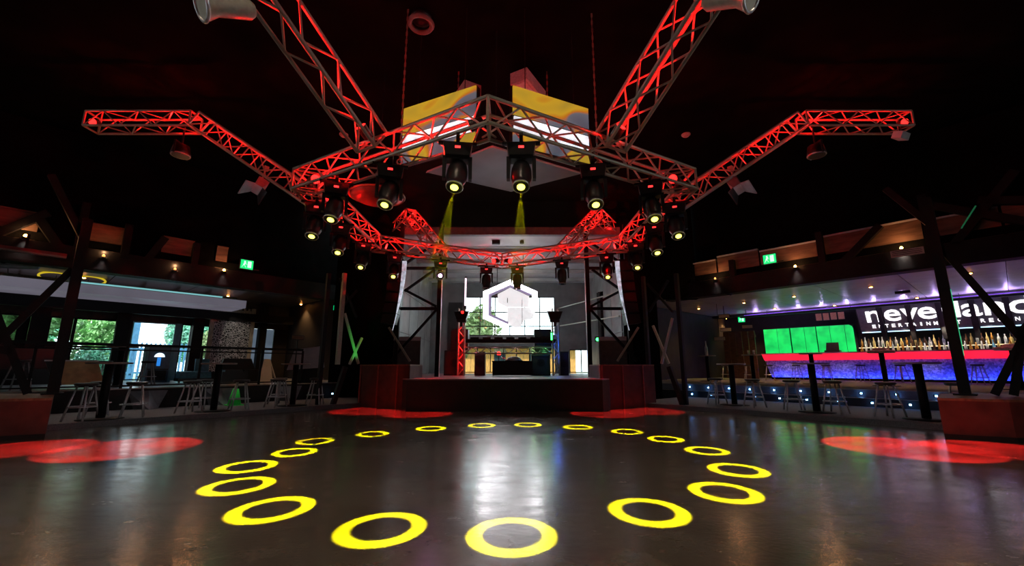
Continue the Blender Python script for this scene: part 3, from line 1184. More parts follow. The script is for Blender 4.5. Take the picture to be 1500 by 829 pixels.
# red washes on the floor
for (src, tgt, rad, lv) in (((-6.6, 9.0, 6.6), (-6.0, 7.30, 0), 1.05, 0.75), ((-7.0, 9.0, 6.6), (-7.6, 7.25, 0), 0.9, 0.6),
                            ((6.6, 9.0, 6.6), (6.75, 7.35, 0), 1.12, 0.8), ((7.2, 9.0, 6.6), (8.1, 7.15, 0), 0.95, 0.65),
                            ((-2.3, 14.0, 5.6), (-2.35, 12.45, 0), 1.0, 0.5), ((-3.4, 14.2, 5.6), (-4.0, 13.2, 0), 1.1, 0.35),
                            ((2.7, 14.0, 5.6), (2.95, 12.45, 0), 1.0, 0.42), ((3.6, 14.2, 5.6), (4.3, 13.2, 0), 1.1, 0.35)):
    gobo_spot(src, tgt, rad, False, (1.0, 0.02, 0.02), lv)
# red wash on the plinth faces
for tgt, src in (((-8.9, 8.2, 0.35), (-4.2, 6.2, 4.3)), ((9.0, 8.1, 0.35), (4.4, 6.4, 4.3)),
                 ((-3.8, 14.0, 0.7), (-2.6, 11.0, 4.3)), ((4.2, 14.0, 0.7), (2.8, 11.0, 4.3))):
    light('SPOT', src, 60, REDC, 0.1, tgt, R(24), 0.9)

# hanging fixtures on the legs
BOWL = MB().lathe([(0.05, 0.30), (0.16, 0.26), (0.20, 0.05), (0.17, 0.0)], 16).mesh('housing', M_BODY, True)
BOWLR = MB().ring(0.185, 0.018, 0.02, 20, 6).mesh('rim', M_CHROME, True)
HOOK = MB().box(-0.02, 0.02, -0.22, 0.22, 0.28, 0.32).box(-0.02, 0.02, -0.22, -0.2, -0.0, 0.3).box(-0.02, 0.02, 0.2, 0.22, 0.0, 0.3).box(-0.015, 0.015, -0.015, 0.015, 0.3, 0.75).mesh('yoke', M_BODY)
for s, w in ((-1, 'left'), (1, 'right')):
    t = thing('wash_light', 'dark round wash light hanging under the bend of the %s truss leg' % w, 'stage light',
              (s * 7.55, 9.25, 6.20), 0)
    put('housing', BOWL, t)
    put('rim', BOWLR, t)
    put('yoke', HOOK, t)
    # grey flood light clamped half way along the sloping leg
    t = thing('flood_light', 'pale grey flood light with barn doors clamped under the %s sloping truss leg' % w,
              'stage light', (s * 5.45, 9.05, 5.35), R(35) * s)
    obj('housing', MB().hexa([(-.12, -.08, -.2), (.12, -.08, -.2), (.12, .08, -.2), (-.12, .08, -.2),
                              (-.17, -.12, .1), (.17, -.12, .1), (.17, .12, .1), (-.17, .12, .1)]), mat('grey_flood_housing', (0.22, 0.22, 0.23), 0.4), t, rot=(R(-30), R(35 * s), 0))
    obj('barn_door', MB().hexa([(-.13, -.1, -.21), (.13, -.1, -.21), (.13, -.08, -.21), (-.13, -.08, -.21),
                                (-.2, -.24, -.42), (.2, -.24, -.42), (.2, -.22, -.42), (-.2, -.22, -.42)]), mat('grey_flood_housing', (0.22, 0.22, 0.23), 0.4), t, rot=(R(-30), R(35 * s), 0))
    obj('barn_door', MB().hexa([(-.13, .08, -.21), (.13, .08, -.21), (.13, .1, -.21), (-.13, .1, -.21),
                                (-.2, .2, -.40), (.2, .2, -.40), (.2, .22, -.40), (-.2, .22, -.40)]), M_BODY, t, rot=(R(-30), R(35 * s), 0))
    obj('bracket', MB().bar((0, 0, 0.05), (0, 0.1, 0.5), 0.03).box(-.04, .04, .04, .14, .42, .52), M_ALU, t)
    light('POINT', (s * 5.3, 8.6, 4.9), 1.0, (0.9, 0.9, 1.0), 0.1)  # added fill light, brightens the flood housing
t = thing('flood_light', 'small pale flood light hanging under the outer tip of the right level truss', 'stage light', (9.6, 9.2, 6.72), 0.4)
obj('housing', MB().box(-.16, .16, -.1, .1, -.1, .06), M_PALE, t, rot=(R(25), 0, 0))
obj('bracket', MB().box(-.02, .02, -.02, .02, .04, .3), M_BODY, t)
# big par cans close above the camera
for s, w in ((-1, 'left'), (1, 'right')):
    t = thing('par_lamp', 'large silver par lamp with a red lens at the top %s edge of the picture' % w, 'stage light',
              (-2.46, 3.25, 4.52) if s < 0 else (2.47, 3.25, 4.62), 0)
    q = Vector((-s * -0.35 * 1.0, -0.55, -0.55))
    q = Vector((s * 0.45, -0.45, -0.30)).to_track_quat('Z', 'Y')
    obj('housing', MB().lathe([(0.06, -0.42), (0.09, -0.38), (0.10, -0.1), (0.15, 0.0), (0.155, 0.02)], 20), M_ALU, t, True, rot=q)
    obj('rim', MB().ring(0.15, 0.018, 0.02, 24, 6), M_CHROME, t, True, rot=q)
    obj('lens', MB().lathe([(0.07, -0.02), (0.07, 0.0)], 16), glow('soft_red_lens', (1.0, 0.05, 0.03), 2.2), t, rot=q)
    obj('yoke', MB().bar((0, 0, 0.0), (-s * 0.25, 0.1, 0.75), 0.03).box(-0.13, 0.13, -0.02, 0.02, 0.12, 0.15), M_BODY, t)
    light('POINT', (s * 2.3, 2.5, 4.1), 0.7, (1.0, 0.25, 0.25), 0.1)  # added fill light on the par housing, no lamp of its own

# hanging disc under the left corner of the ring
t = thing('dish', 'shallow dark round dish hanging below the near left ring truss', 'dish', (-2.7, 8.9, 5.0), 0)
obj('bowl', MB().lathe([(0.10, -0.10), (0.42, -0.06), (0.60, 0.05), (0.58, 0.06)], 24), mat('brown_dish', (0.12, 0.07, 0.05), 0.4), t, True)
obj('rim', MB().ring(0.60, 0.022, 0.05, 28, 6), mat('brown_rim', (0.30, 0.16, 0.10), 0.4, 0.3), t, True)
obj('rod', MB().tube((0, 0, 0.05), (0, 0, 3.15), 0.012, 6), M_STEEL, t)

# hanging screens in the middle of the ring
for s, w in ((-1, 'left'), (1, 'right')):
    a, b_ = Vector((s * 0.33, 6.89, 0)), Vector((s * 1.85, 7.62, 0))
    if s < 0:
        a, b_ = b_, a
    d = (b_ - a)
    L = d.length
    ang = math.atan2(d.y, d.x)
    t = thing('hanging_screen', '%s of the two gold hanging screens above the near truss of the ring' % w, 'screen', (a.x, a.y, 0), ang)
    obj('cabinet', MB().box(0, L, 0.02, 0.14, 5.16, 6.37), M_BODY, t)
    obj('display', MB().box(0.01, L - 0.01, -0.005, 0.02, 5.78, 6.36), M_SCREEN, t)
    obj('light_strip', MB().box(0.03, L - 0.03, -0.015, 0.02, 5.46, 5.74), glow('white_strip_panel', (0.86, 0.95, 1.0), 1.0, noise=0.35, scale=5), t)
    obj('lower_display', MB().box(0.01, L - 0.01, -0.01, 0.02, 5.18, 5.42), M_SCREEN, t)
    for x in (0.3, L - 0.3):
        obj('hanger', MB().tube((x, 0.08, 6.36), (x, 0.08, 8.2), 0.008, 6), M_STEEL, t)
light('POINT', (0.0, 7.6, 4.2), 3.5, (0.9, 0.92, 1.0), 0.2)  # unseen fill light added to brighten the soffit panel

t = thing('soffit_panel', 'grey kite-shaped soffit panel hanging below the two gold screens', 'panel', (0, 7.6, 5.04))
KITE = [(-0.02, -0.85), (1.68, 0.18), (0.30, 1.05), (-1.35, 0.12)]
obj('panel', MB().prism(KITE, 0.0, 0.04), M_GREYPAINT, t)
for i0_, i1_ in ((0, 1), (3, 0)):
    (xa, ya), (xb, yb) = KITE[i0_], KITE[i1_]
    obj('edge_tube', MB().tube((xa, ya - 0.05, -0.02), (xb, yb - 0.05, -0.02), 0.012, 6), M_PALE, t)
obj('joint', MB().box(0.60, 0.62, -0.55, 0.8, -0.012, 0.0), M_BLACK, t)
obj('rod', MB().tube((0, 0, 0.04), (0, 0, 3.1), 0.01, 6), M_STEEL, t)
# hoist chains, ceiling bits
def chain(x, y, z0, label, red=False):
    t = thing('hoist_chain', label, 'chain', (x, y, z0))
    m = mat('red_lit_chain', (0.30, 0.10, 0.09), 0.5, 0.3) if red else mat('dull_chain', (0.16, 0.12, 0.10), 0.5, 0.3)  # red light on the short chains is put into their colour
    b = MB()
    n = int((8.2 - z0) / 0.085)
    for i in range(n):
        z = z0 + i * 0.085
        if i % 2:
            b.box(-0.018, 0.018, -0.005, 0.005, z - z0, z - z0 + 0.095)
        else:
            b.box(-0.005, 0.005, -0.018, 0.018, z - z0, z - z0 + 0.095)
    obj('links', b, m, t)
    obj('hook', MB().ring(0.05, 0.014, 0, 12, 6), M_ALU, t, True, rot=(R(90), 0, 0))
    return t


chain(-1.72, 7.1, 4.95, 'dull hoist chain rising from the near left ring truss')
chain(1.90, 7.2, 4.95, 'dull hoist chain rising from the near right ring truss')
chain(-0.95, 8.9, 7.0, 'short red-lit chain hanging left of the ceiling ducts', True)
chain(1.15, 8.9, 7.25, 'short red-lit chain hanging beside the right ceiling duct', True)
M_DUCT = mat('grey_duct', (0.42, 0.42, 0.42), 0.5, 0.1, var=0.2, scale=20)
for x, y, a, L, lab in ((0.72, 9.1, -30, 1.0, 'pale grey slab duct on the ceiling above the right gold screen'),
                        (-0.80, 9.4, 30, 0.7, 'smaller dim grey slab duct on the ceiling above the left gold screen'),
                        (1.8, 11.9, 80, 0.9, 'dim grey slab duct on the ceiling right of the gold screens')):
    t = thing('ceiling_duct', lab, 'duct', (x, y, 7.75), R(a))
    obj('duct', MB().box(-0.22, 0.22, -L / 2, L / 2, 0, 0.3), M_DUCT, t)
    obj('grille', MB().box(-0.16, 0.16, -L / 2 + 0.05, L / 2 - 0.05, -0.02, 0.0), M_DUCT, t)
t = thing('ceiling_speaker', 'round ceiling speaker near the top edge left of centre', 'speaker', (-1.5, 7.28, 8.02))
obj('bezel', MB().ring(0.22, 0.05, 0, 22, 6), mat('dim_bezel', (0.10, 0.10, 0.10), 0.5), t, True)
obj('cone', MB().lathe([(0.05, 0.02), (0.2, 0.1), (0.2, 0.18)], 18), M_BODY, t, True)
for x, y, w in ((-4.77, 11.67, 'left'), (5.58, 11.67, 'right')):
    t = thing('smoke_detector', 'cream smoke detector on the black ceiling to the %s of the ring' % w, 'smoke detector', (x, y, 8.2))
    obj('base', MB().lathe([(0.13, -0.03), (0.13, 0.0)], 16), M_PALE, t, True)
    obj('dome', MB().lathe([(0.06, -0.09), (0.10, -0.06), (0.11, -0.03)], 16), M_PALE, t, True)

# ------------------------------------------------------------------ plinths and steel frames
for s, w in ((-1, 'left'), (1, 'right')):
    k = 1 if s > 0 else 1
    poly = [(s * 8.35, 8.25), (s * 9.15, 7.78), (s * 11.2, 7.6), (s * 11.2, 9.5), (s * 9.65, 9.5)]
    poly = poly if s > 0 else list(reversed(poly))
    t = thing('column_plinth', 'red-brown plinth carrying the steel posts at the %s edge of the dance floor' % w, 'plinth')
    obj('body', MB().prism(poly, 0.0, 0.68), M_PLINTH, t)
    obj('top', MB().prism([(x - s * 0.02 if abs(x) < 9 else x, y - 0.02 if y < 9 else y) for x, y in poly], 0.68, 0.725), M_PLINTHTOP, t)
    obj('skirting', MB().prism([(x - s * 0.015 if abs(x) < 9 else x, y - 0.015 if y < 9 else y) for x, y in poly], 0.0, 0.08), M_BLACK, t)
    # stage-side plinth with seams
    poly = [(-4.85, 14.65), (-2.86, 13.45), (-2.86, 15.3), (-4.3, 15.6)] if s < 0 else [(3.06, 13.45), (5.15, 14.65), (4.6, 15.7), (3.06, 15.3)]
    t = thing('stage_plinth', 'dark red panelled block at the %s side of the stage front' % w, 'plinth')
    obj('body', MB().prism(poly, 0.0, 1.33), M_PLINTH, t)
    obj('top', MB().prism([(x, y - 0.02) for x, y in poly], 1.33, 1.37), M_PLINTHTOP, t)
    a, c = Vector(poly[0]), Vector(poly[1])
    for f in (0.02, 0.38, 0.76):
        p = a.lerp(c, f)
        q = (c - a).normalized()
        nrm = Vector((q.y, -q.x)) * 0.025
        obj('batten', MB().prism([tuple(p + nrm), tuple(p + q * 0.05 + nrm), tuple(p + q * 0.05), tuple(p)], 0.0, 1.35),
            mat('red_batten', (0.30, 0.07, 0.06), 0.5), t)

# near posts (n = 13.2)
for s, w in ((-1, 'left'), (1, 'right')):
    t0 = -0.9 if s < 0 else -0.55
    t = thing('steel_post', 'black steel post with braces standing on the %s plinth' % w, 'post', SP(s, 13.2, t0, 0.725), SROT[s])

    def lp(tt, z, dn=0.0):
        return (s * (tt - t0), dn, z - 0.725)
    obj('post', MB().box(-0.09, 0.09, -0.09, 0.09, 0, 3.9 if s < 0 else 4.3), M_STEEL, t)
    obj('base_plate', MB().box(-0.17, 0.17, -0.17, 0.17, 0, 0.03), M_STEEL, t)
    if s < 0:
        br = [((-0.82, 3.45), (0.35, 1.1)), ((0.5, 3.3), (-0.55, 0.75)), ((-0.2, 1.6), (1.6, 1.9)), ((-0.88, 4.2), (-0.2, 5.5))]
    else:
        br = [((-0.50, 3.95), (0.75, 0.90)), ((0.75, 2.6), (-0.15, 0.75)), ((0.42, 2.05), (0.10, 0.75)), ((-0.55, 4.4), (-1.2, 5.5)),
              ((0.4, 2.0), (1.6, 3.4))]
    for (a, za), (c, zc) in br:
        obj('brace', MB().bar(lp(a, za, 0.10), lp(c, zc, 0.10), 0.13), M_STEEL, t)
    if s > 0:
        obj('edge_glow', MB().box(0.092, 0.10, -0.05, -0.02, 0.8, 2.2), glow('green_edge_strip', (0.05, 0.75, 0.30), 0.8), t)  # green light along the post edge put in as emission
    # far posts by the stage
    t0 = -7.3 if s < 0 else -8.0
    t = thing('steel_post', 'thin steel post and crossed braces standing behind the dark red block %s of the stage' % w, 'post',
              SP(s, 13.45, t0, 1.37), SROT[s])
    zz = 1.37

    def lq(tt, z, dn=0.0):
        return (s * (tt - t0), dn, z - zz)
    m = M_STEEL
    obj('post', MB().box(-0.06, 0.06, -0.06, 0.06, 0, 3.1), M_ALU if s < 0 else m, t)
    if s < 0:
        br = [((-7.46, 3.1), (-8.1, 1.40)), ((-8.17, 2.3), (-7.77, 1.38)), ((-7.27, 3.2), (-7.85, 3.95)), ((-7.2, 4.3), (-7.9, 3.0))]
    else:
        br = [((-7.78, 2.7), (-7.29, 1.40)), ((-7.04, 2.9), (-7.55, 1.40)), ((-7.9, 3.2), (-7.1, 4.2)), ((-7.9, 4.2), (-7.0, 3.1))]
    for (a, za), (c, zc) in br:
        obj('brace', MB().bar(lq(a, za, 0.08), lq(c, zc, 0.08), 0.07), M_ALU if za < 3.15 else m, t)
    tb_ = -6.75
    obj('outer_post', MB().box(s * (tb_ - t0) - 0.06, s * (tb_ - t0) + 0.06, -0.06, 0.06, -zz, 3.0), m, t)
    obj('knee', MB().bar(lq(-7.15 if s > 0 else -7.5, 1.3, -0.15), lq(-6.75 if s > 0 else -7.15, 0.0, -0.15), 0.14), M_STEEL, t)
light('SPOT', SP(-1, 13.0, -7.6, 1.45), 45, (0.05, 1.0, 0.15), 0.03, SP(-1, 13.6, -7.85, 2.0), R(70), 0.7)

# steel frames either side of the stage opening
for s, w, xc, xo in ((-1, 'left', -2.46, -4.05), (1, 'right', 3.22, 4.65)):
    t = thing('steel_lattice', 'black steel lattice frame at the %s side of the stage opening' % w, 'frame', (xc, 16.0, 0.935))
    d = s

    def f(x, z, y=0.0):
        return (d * x, y, z - 0.935)
    obj('column', MB().box(-0.08, 0.08, -0.08, 0.08, 0, 5.9), M_STEEL, t)
    obj('bright_flange', MB().box(-d * 0.085 - 0.012, -d * 0.085 + 0.012, -0.10, -0.02, 0, 4.4), mat('pale_flange', (0.8, 0.8, 0.82), 0.35, 0.2), t)
    obj('outer_column', MB().box(d * 1.55 - 0.07, d * 1.55 + 0.07, -0.07, 0.07, 0, 5.9), M_STEEL, t)
    for z in (5.05, 3.47):
        obj('crossbar', MB().bar(f(0, z), f(1.55, z), 0.11), M_STEEL, t)
    for a, c in (((0.2, 5.0), (1.35, 4.15)), ((1.35, 4.2), (0.1, 3.55)), ((0.1, 3.42), (1.75, 1.5)), ((0.15, 6.1), (1.5, 5.15))):
        obj('brace', MB().bar(f(*a), f(*c), 0.09), M_STEEL, t)
    obj('pale_brace', MB().bar(f(1.85, 2.75, -0.1), f(1.0, 1.5, -0.1), 0.07), M_ALU, t)
    # tall slim line array hanging in front
    t = thing('line_array', 'tall slim pale-edged hanging speaker array at the %s of the stage' % w, 'speaker', (-3.8 if s < 0 else 4.36, 15.45, 5.2))
    for k in range(6):
        z1, z0 = -k * 0.40, -(k + 1) * 0.40 + 0.02
        o1, o0 = 0.018 * k * k * 0.3, 0.018 * (k + 1) ** 2 * 0.3
        wd = 0.14 if k < 5 else 0.10
        obj('cabinet', MB().hexa([(d * o0, 0.0, z0), (d * (o0 + .5), 0.0, z0 + .06), (d * (o0 + .5), .5, z0 + .06), (d * o0, .5, z0),
                                  (d * o1, 0.0, z1), (d * (o1 + .5), 0.0, z1), (d * (o1 + .5), .5, z1), (d * o1, .5, z1)]), M_BODY, t)
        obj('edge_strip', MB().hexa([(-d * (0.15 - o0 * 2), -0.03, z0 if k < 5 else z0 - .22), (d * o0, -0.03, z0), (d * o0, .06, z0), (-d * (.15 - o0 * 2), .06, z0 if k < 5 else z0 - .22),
                                     (-d * (.15 - o1 * 2), -0.03, z1), (d * o1, -0.03, z1), (d * o1, .06, z1), (-d * (.15 - o1 * 2), .06, z1)]), glow('pale_edge_glow', (0.72, 0.76, 0.90), 0.55, noise=0.5, scale=6), t)  # bright light on the pale edges put in as emission
    obj('flying_bar', MB().box(min(0, d * .5), max(0, d * .5), 0.1, 0.3, 0.02, 0.1), M_STEEL, t)
    # pale board leaning on the frame
    t = thing('grey_flight_case', 'grey flight case standing behind the dark red block at the %s of the stage' % w, 'case',
              (-3.75 if s < 0 else 4.25, 16.6, 0.935), R(-12 * s))
    obj('shell', MB().box(-0.5, 0.5, -0.2, 0.2, 0.08, 1.35), mat('dark_case', (0.07, 0.07, 0.07), 0.5), t)
    obj('lid', MB().box(-0.51, 0.51, -0.21, 0.21, 1.35, 1.5), M_GREYPAINT, t)
    for x in (-0.4, 0.4):
        obj('caster', MB().tube((x, -0.03, 0.04), (x, 0.03, 0.04), 0.04, 10), M_BODY, t)

# ------------------------------------------------------------------ on the stage
logo = thing('hexagon_sign', 'big glowing white hexagon sign hanging before the stage window', 'sign', (0.24, 19.0, 4.05))


def hexp(k):
    return [Vector((x * k, 0, z * k)) for x, z in ((0, 1.155), (1.225, 0.61), (1.225, -0.61), (0, -1.155), (-1.225, -0.61), (-1.225, 0.61))]


def at(P):
    def g(k):
        i = math.floor(k)
        return P[i % 6].lerp(P[(i + 1) % 6], k - i)
    return g


def band(name, out, inn, ks, m, y0, y1):
    """strip of hexagon ring through corner numbers ks"""
    for k0, k1 in zip(ks[:-1], ks[1:]):
        a, b_, c, d_ = out(k0), out(k1), inn(k1), inn(k0)
        obj(name, MB().wprism([(a.x, a.z), (b_.x, b_.z), (c.x, c.z), (d_.x, d_.z)], y0, y1), m, logo)


# white outer ring, open at the lower right, a dim violet rim inside it and a pale inner field
band('led_bar', at(hexp(1.0)), at(hexp(0.815)), [-2.93, -2, -1, 0, 1, 1.75], G_LOGO, -0.03, 0.05)
band('rim', at(hexp(0.815)), at(hexp(0.70)), [-2.9, -2, -1, 0, 1], G_LOGORIM, 0.0, 0.06)
G_FIELD = glow('pale_led_field', (1.0, 0.98, 1.0), 0.82, noise=0.12, scale=14)
I = hexp(0.70)
obj('led_field', MB().wprism([(0, 0.80), (0.86, 0.40), (0.86, -0.10), (-0.14, -0.10), (-0.57, 0.12), (-0.57, 0.50)], 0.02, 0.05), G_FIELD, logo)
obj('led_field', MB().wprism([(-0.14, -0.12), (1.20, -0.12), (1.0, -0.62), (0.62, -0.70), (0.45, -1.0), (0.20, -1.02), (-0.14, -0.86)], 0.02, 0.05), G_FIELD, logo)
obj('field_seam', MB().box(0.53, 0.55, 0.0, 0.03, -0.9, 0.25), M_GREYPAINT, logo)
obj('field_seam', MB().box(-0.14, -0.11, 0.0, 0.03, 0.1, 0.32), M_STEEL, logo)
for x in (-0.6, 0.6):
    obj('hanger', MB().tube((x, 0.03, 0.85), (x, 0.03, 2.52), 0.015, 6), M_STEEL, logo)

# goal-post truss on the stage


def short_truss(p, q, label, w=0.13):
    global TW
    keep = TW
    TW = w
    p, q = Vector(p), Vector(q)
    d = q - p
    L = d.length
    t = thing('stage_truss', label, 'truss', p)
    x = d.normalized()
    ref = ZUP if abs(x.z) < 0.9 else Vector((0, 1, 0))
    y = ref.cross(x).normalized()
    z = x.cross(y)
    t.rotation_mode = 'QUATERNION'
    t.rotation_quaternion = Matrix((x, y, z)).transposed().to_quaternion()
    for a in (-1, 1):
        for b in (-1, 1):
            rod('chord', BAR, t, (0, a * w, b * w), (L, a * w, b * w), 0.025)
    n = max(2, round(L / 0.3))
    st = L / n
    for ax, sgn in (('y', -1), ('y', 1), ('z', -1), ('z', 1)):
        for i in range(n):
            u, v = (-w, w) if i % 2 == 0 else (w, -w)
            a, b = ((i * st, sgn * w, u), ((i + 1) * st, sgn * w, v)) if ax == 'y' else ((i * st, u, sgn * w), ((i + 1) * st, v, sgn * w))
            rod('lacing', THIN, t, a, b, 0.014)
    TW = keep
    return t


short_truss((-1.82, 18, 0.935), (-1.82, 18, 3.75), 'upright box truss lit red at the left of the DJ desk')
short_truss((2.17, 18, 0.935), (2.17, 18, 3.75), 'upright box truss lit blue at the right of the DJ desk')
short_truss((-1.65, 18, 1.98), (2.0, 18, 1.98), 'level box truss across the stage behind the DJ desk')
red_glow((-1.82, 18, 1.3), (-1.82, 18, 3.2), 4, 3.0)
for z in (1.7, 2.2, 2.6):
    light('POINT', (2.17, 18, z), 4.0, (0.02, 0.12, 1.0), 0.03)
for x, c in ((-1.2, (1.0, 0.2, 0.3)), (-0.4, (1.0, 0.4, 0.6)), (0.5, (1.0, 0.5, 0.6)), (1.2, (0.5, 1.0, 0.4)), (1.7, (0.2, 1.0, 0.3))):
    light('POINT', (x, 18, 1.98), 2.0, c, 0.03)
SCO_B = MB().hexa([(-.2, -.15, 0), (.2, -.15, 0), (.2, .15, 0), (-.2, .15, 0), (-.32, -.2, .32), (.32, -.2, .32), (.32, .2, .38), (-.32, .2, .38)]).mesh('housing', M_BODY)
SCO_A = MB().box(-0.2, 0.2, -0.03, 0.03, -0.12, 0).box(-0.05, 0.05, -0.05, 0.05, -0.3, -0.1).mesh('bracket', M_BODY)
SCO_L = MB().lathe([(0.06, 0), (0.06, 0.02)], 12).mesh('lens', G_RED)
for x, w in ((-1.80, 'red'), (2.12, 'blue')):
    t = thing('scanner_light', 'black scoop-shaped light on top of the %s-lit upright stage truss' % w, 'stage light', (x, 17.75, 3.25))
    put('housing', SCO_B, t)
    put('bracket', SCO_A, t)
    if w == 'red':
        put('lens', SCO_L, t, (0.05, -0.19, 0.28), (R(90), 0, 0))
t = thing('tube_light', 'upright pinkish-white tube light above the left stage truss', 'lamp', (-1.68, 17.9, 3.8))
obj('tube', MB().tube((0, 0, 0.05), (0, 0, 1.25), 0.035, 10), G_TUBE, t)
obj('holder', MB().box(-0.05, 0.05, -0.05, 0.05, -0.1, 0.05).box(-0.04, 0.04, -0.02, 0.02, 1.25, 1.32), M_BODY, t)

# speakers
for x, z, w_, h_, lab in ((-2.15, 0.935, 0.85, 1.05, 'black bass speaker cabinet at the foot of the red-lit stage truss'),
                          (-1.95, 1.985, 0.75, 0.90, 'black speaker stacked on the left bass cabinet beside the red-lit truss'),
                          (1.55, 0.935, 0.80, 1.05, 'black bass speaker cabinet between DJ desk and blue-lit stage truss'),
                          (1.65, 1.985, 0.72, 0.90, 'black speaker stacked on the right bass cabinet beside the blue-lit truss'),
                          (2.55, 0.935, 0.35, 1.0, 'narrow black speaker right of the blue-lit stage truss'),
                          (-1.05, 0.935, 0.45, 1.0, 'narrow black speaker between red-lit truss and DJ desk')):
    t = thing('speaker_cabinet', lab, 'speaker', (x, 18.6, z))
    obj('body', MB().box(-w_ / 2, w_ / 2, -0.3, 0.3, 0, h_), M_BODY, t)
    obj('grille', MB().box(-w_ / 2 + 0.04, w_ / 2 - 0.04, -0.32, -0.3, 0.05, h_ - 0.05), mat('speaker_grille', (0.03, 0.03, 0.03), 0.7, scale=80), t)
    obj('cone', MB().lathe([(0.05, 0), (0.16, -0.03), (0.17, 0.0)], 16), M_BODY, t, rot=(R(90), 0, 0), loc=(0, -0.325, h_ * 0.5))
t = thing('lighting_bar', 'long black batten of lights spanning the stage above the level truss', 'light bar', (0.28, 18.0, 2.28))
obj('bar', MB().box(-1.9, 1.9, -0.1, 0.1, 0, 0.16), M_BODY, t)
for k in range(7):
    obj('lamp_cell', MB().box(-1.7 + k * 0.5, -1.35 + k * 0.5, -0.13, -0.1, 0.16, 0.24), M_BODY, t)
desk = thing('dj_desk', 'black DJ desk in the middle of the stage', 'desk', (0.32, 17.6, 0.935))
obj('front', MB().box(-0.80, 0.80, -0.05, 0.0, 0.02, 0.56), M_BODY, desk)
obj('side', MB().box(-0.80, -0.75, 0, 0.8, 0.02, 0.56), M_BODY, desk)
obj('side', MB().box(0.75, 0.80, 0, 0.8, 0.02, 0.56), M_BODY, desk)
obj('top', MB().box(-0.82, 0.82, -0.08, 0.85, 0.56, 0.60), M_STEEL, desk)
t = thing('turntable_cover', 'pale domed cover on top of the DJ desk', 'cover', (0.4, 17.9, 1.535))
obj('dome', MB().lathe([(0.34, 0), (0.33, 0.05), (0.25, 0.14), (0.1, 0.18)], 18), mat('pale_teal_cover', (0.35, 0.45, 0.45), 0.3), t, True)
obj('base', MB().box(-0.36, 0.36, -0.3, 0.3, -0.0, 0.02), M_BODY, t)
t = thing('beacon', 'small red lamp glowing behind the DJ desk', 'lamp', (-0.25, 18.6, 1.80))
obj('lens', MB().lathe([(0.07, 0), (0.09, 0.06), (0.05, 0.14)], 12), G_RED, t, True)
obj('stem', MB().tube((0, 0, -0.86), (0, 0, 0), 0.02, 6), M_BODY, t)
t = thing('indicator_lamp', 'small green lamp on the right stage wall', 'lamp', (4.55, 21.0, 2.62))
obj('lens', MB().lathe([(0.05, -0.02), (0.09, 0.0), (0.07, 0.04)], 12), G_GREENLENS, t, rot=(R(90), 0, 0))
obj('case', MB().box(-0.12, 0.3, 0.02, 0.2, -0.12, 0.14), M_BODY, t)
t = thing('flood_light', 'small green lamp at the inner side of the blue-lit stage truss', 'lamp', (1.98, 17.86, 2.55))
obj('lens', MB().box(-0.03, 0.03, -0.02, 0, -0.15, 0.15), G_GREENLENS, t)
obj('case', MB().box(-0.06, 0.06, 0, 0.1, -0.2, 0.2), M_BODY, t)
for z in (4.35, 3.35):
    struct('trim_11', MB().bar((4.75, 17.4, z), (3.0, 23.8, z + 0.2), 0.05), M_ALU)

# ------------------------------------------------------------------ bar (right)
bar = sidething('bar_counter', 'long bar counter glowing red above and blue below, with a mosaic front', 'bar', 1, 28.9, 0.0, 0.58)
X0, X1 = -9.62, 3.5
obj('worktop', MB().box(X0 - 0.12, X1, -0.22, 1.0, 1.44, 1.50), M_PINK, bar)
for k in range(6):
    xa = X0 + k * (X1 - X0) / 6
    xb = X0 + (k + 1) * (X1 - X0) / 6
    obj('red_panel', MB().hexa([(xa, -0.12, 1.08), (xb, -0.12, 1.08), (xb, 0.0, 1.08), (xa, 0.0, 1.08),
                                (xa - (0.1 if k == 0 else 0), -0.2, 1.44), (xb, -0.2, 1.44), (xb, 0.0, 1.44), (xa, 0.0, 1.44)]), G_BARRED, bar)
    obj('front_panel', MB().hexa([(xa + (0.25 if k == 0 else 0), 0.05, 0.10), (xb, 0.05, 0.10), (xb, 0.2, 0.1), (xa + (.25 if k == 0 else 0), 0.2, 0.1),
                                  (xa, -0.05, 1.08), (xb, -0.05, 1.08), (xb, 0.2, 1.08), (xa, 0.2, 1.08)]), M_MOSAIC, bar)
obj('kick_plate', MB().box(X0 + 0.3, X1, 0.08, 0.2, 0, 0.10), M_STEEL, bar)
obj('blue_strip', MB().box(X0 + 0.3, X1, -0.16, -0.12, 0.05, 0.08), G_BLUE, bar)
obj('strip_channel', MB().box(X0 + 0.3, X1, -0.20, -0.17, 0.0, 0.12), M_STEEL, bar)
obj('end_panel', MB().hexa([(X0 + .25, 0.1, 0), (X0 + .35, 0.1, 0), (X0 + .35, 0.9, 0), (X0 + .25, 0.9, 0),
                            (X0, 0.0, 1.44), (X0 + .1, 0.0, 1.44), (X0 + .1, 0.9, 1.44), (X0, 0.9, 1.44)]), M_STEEL, bar)

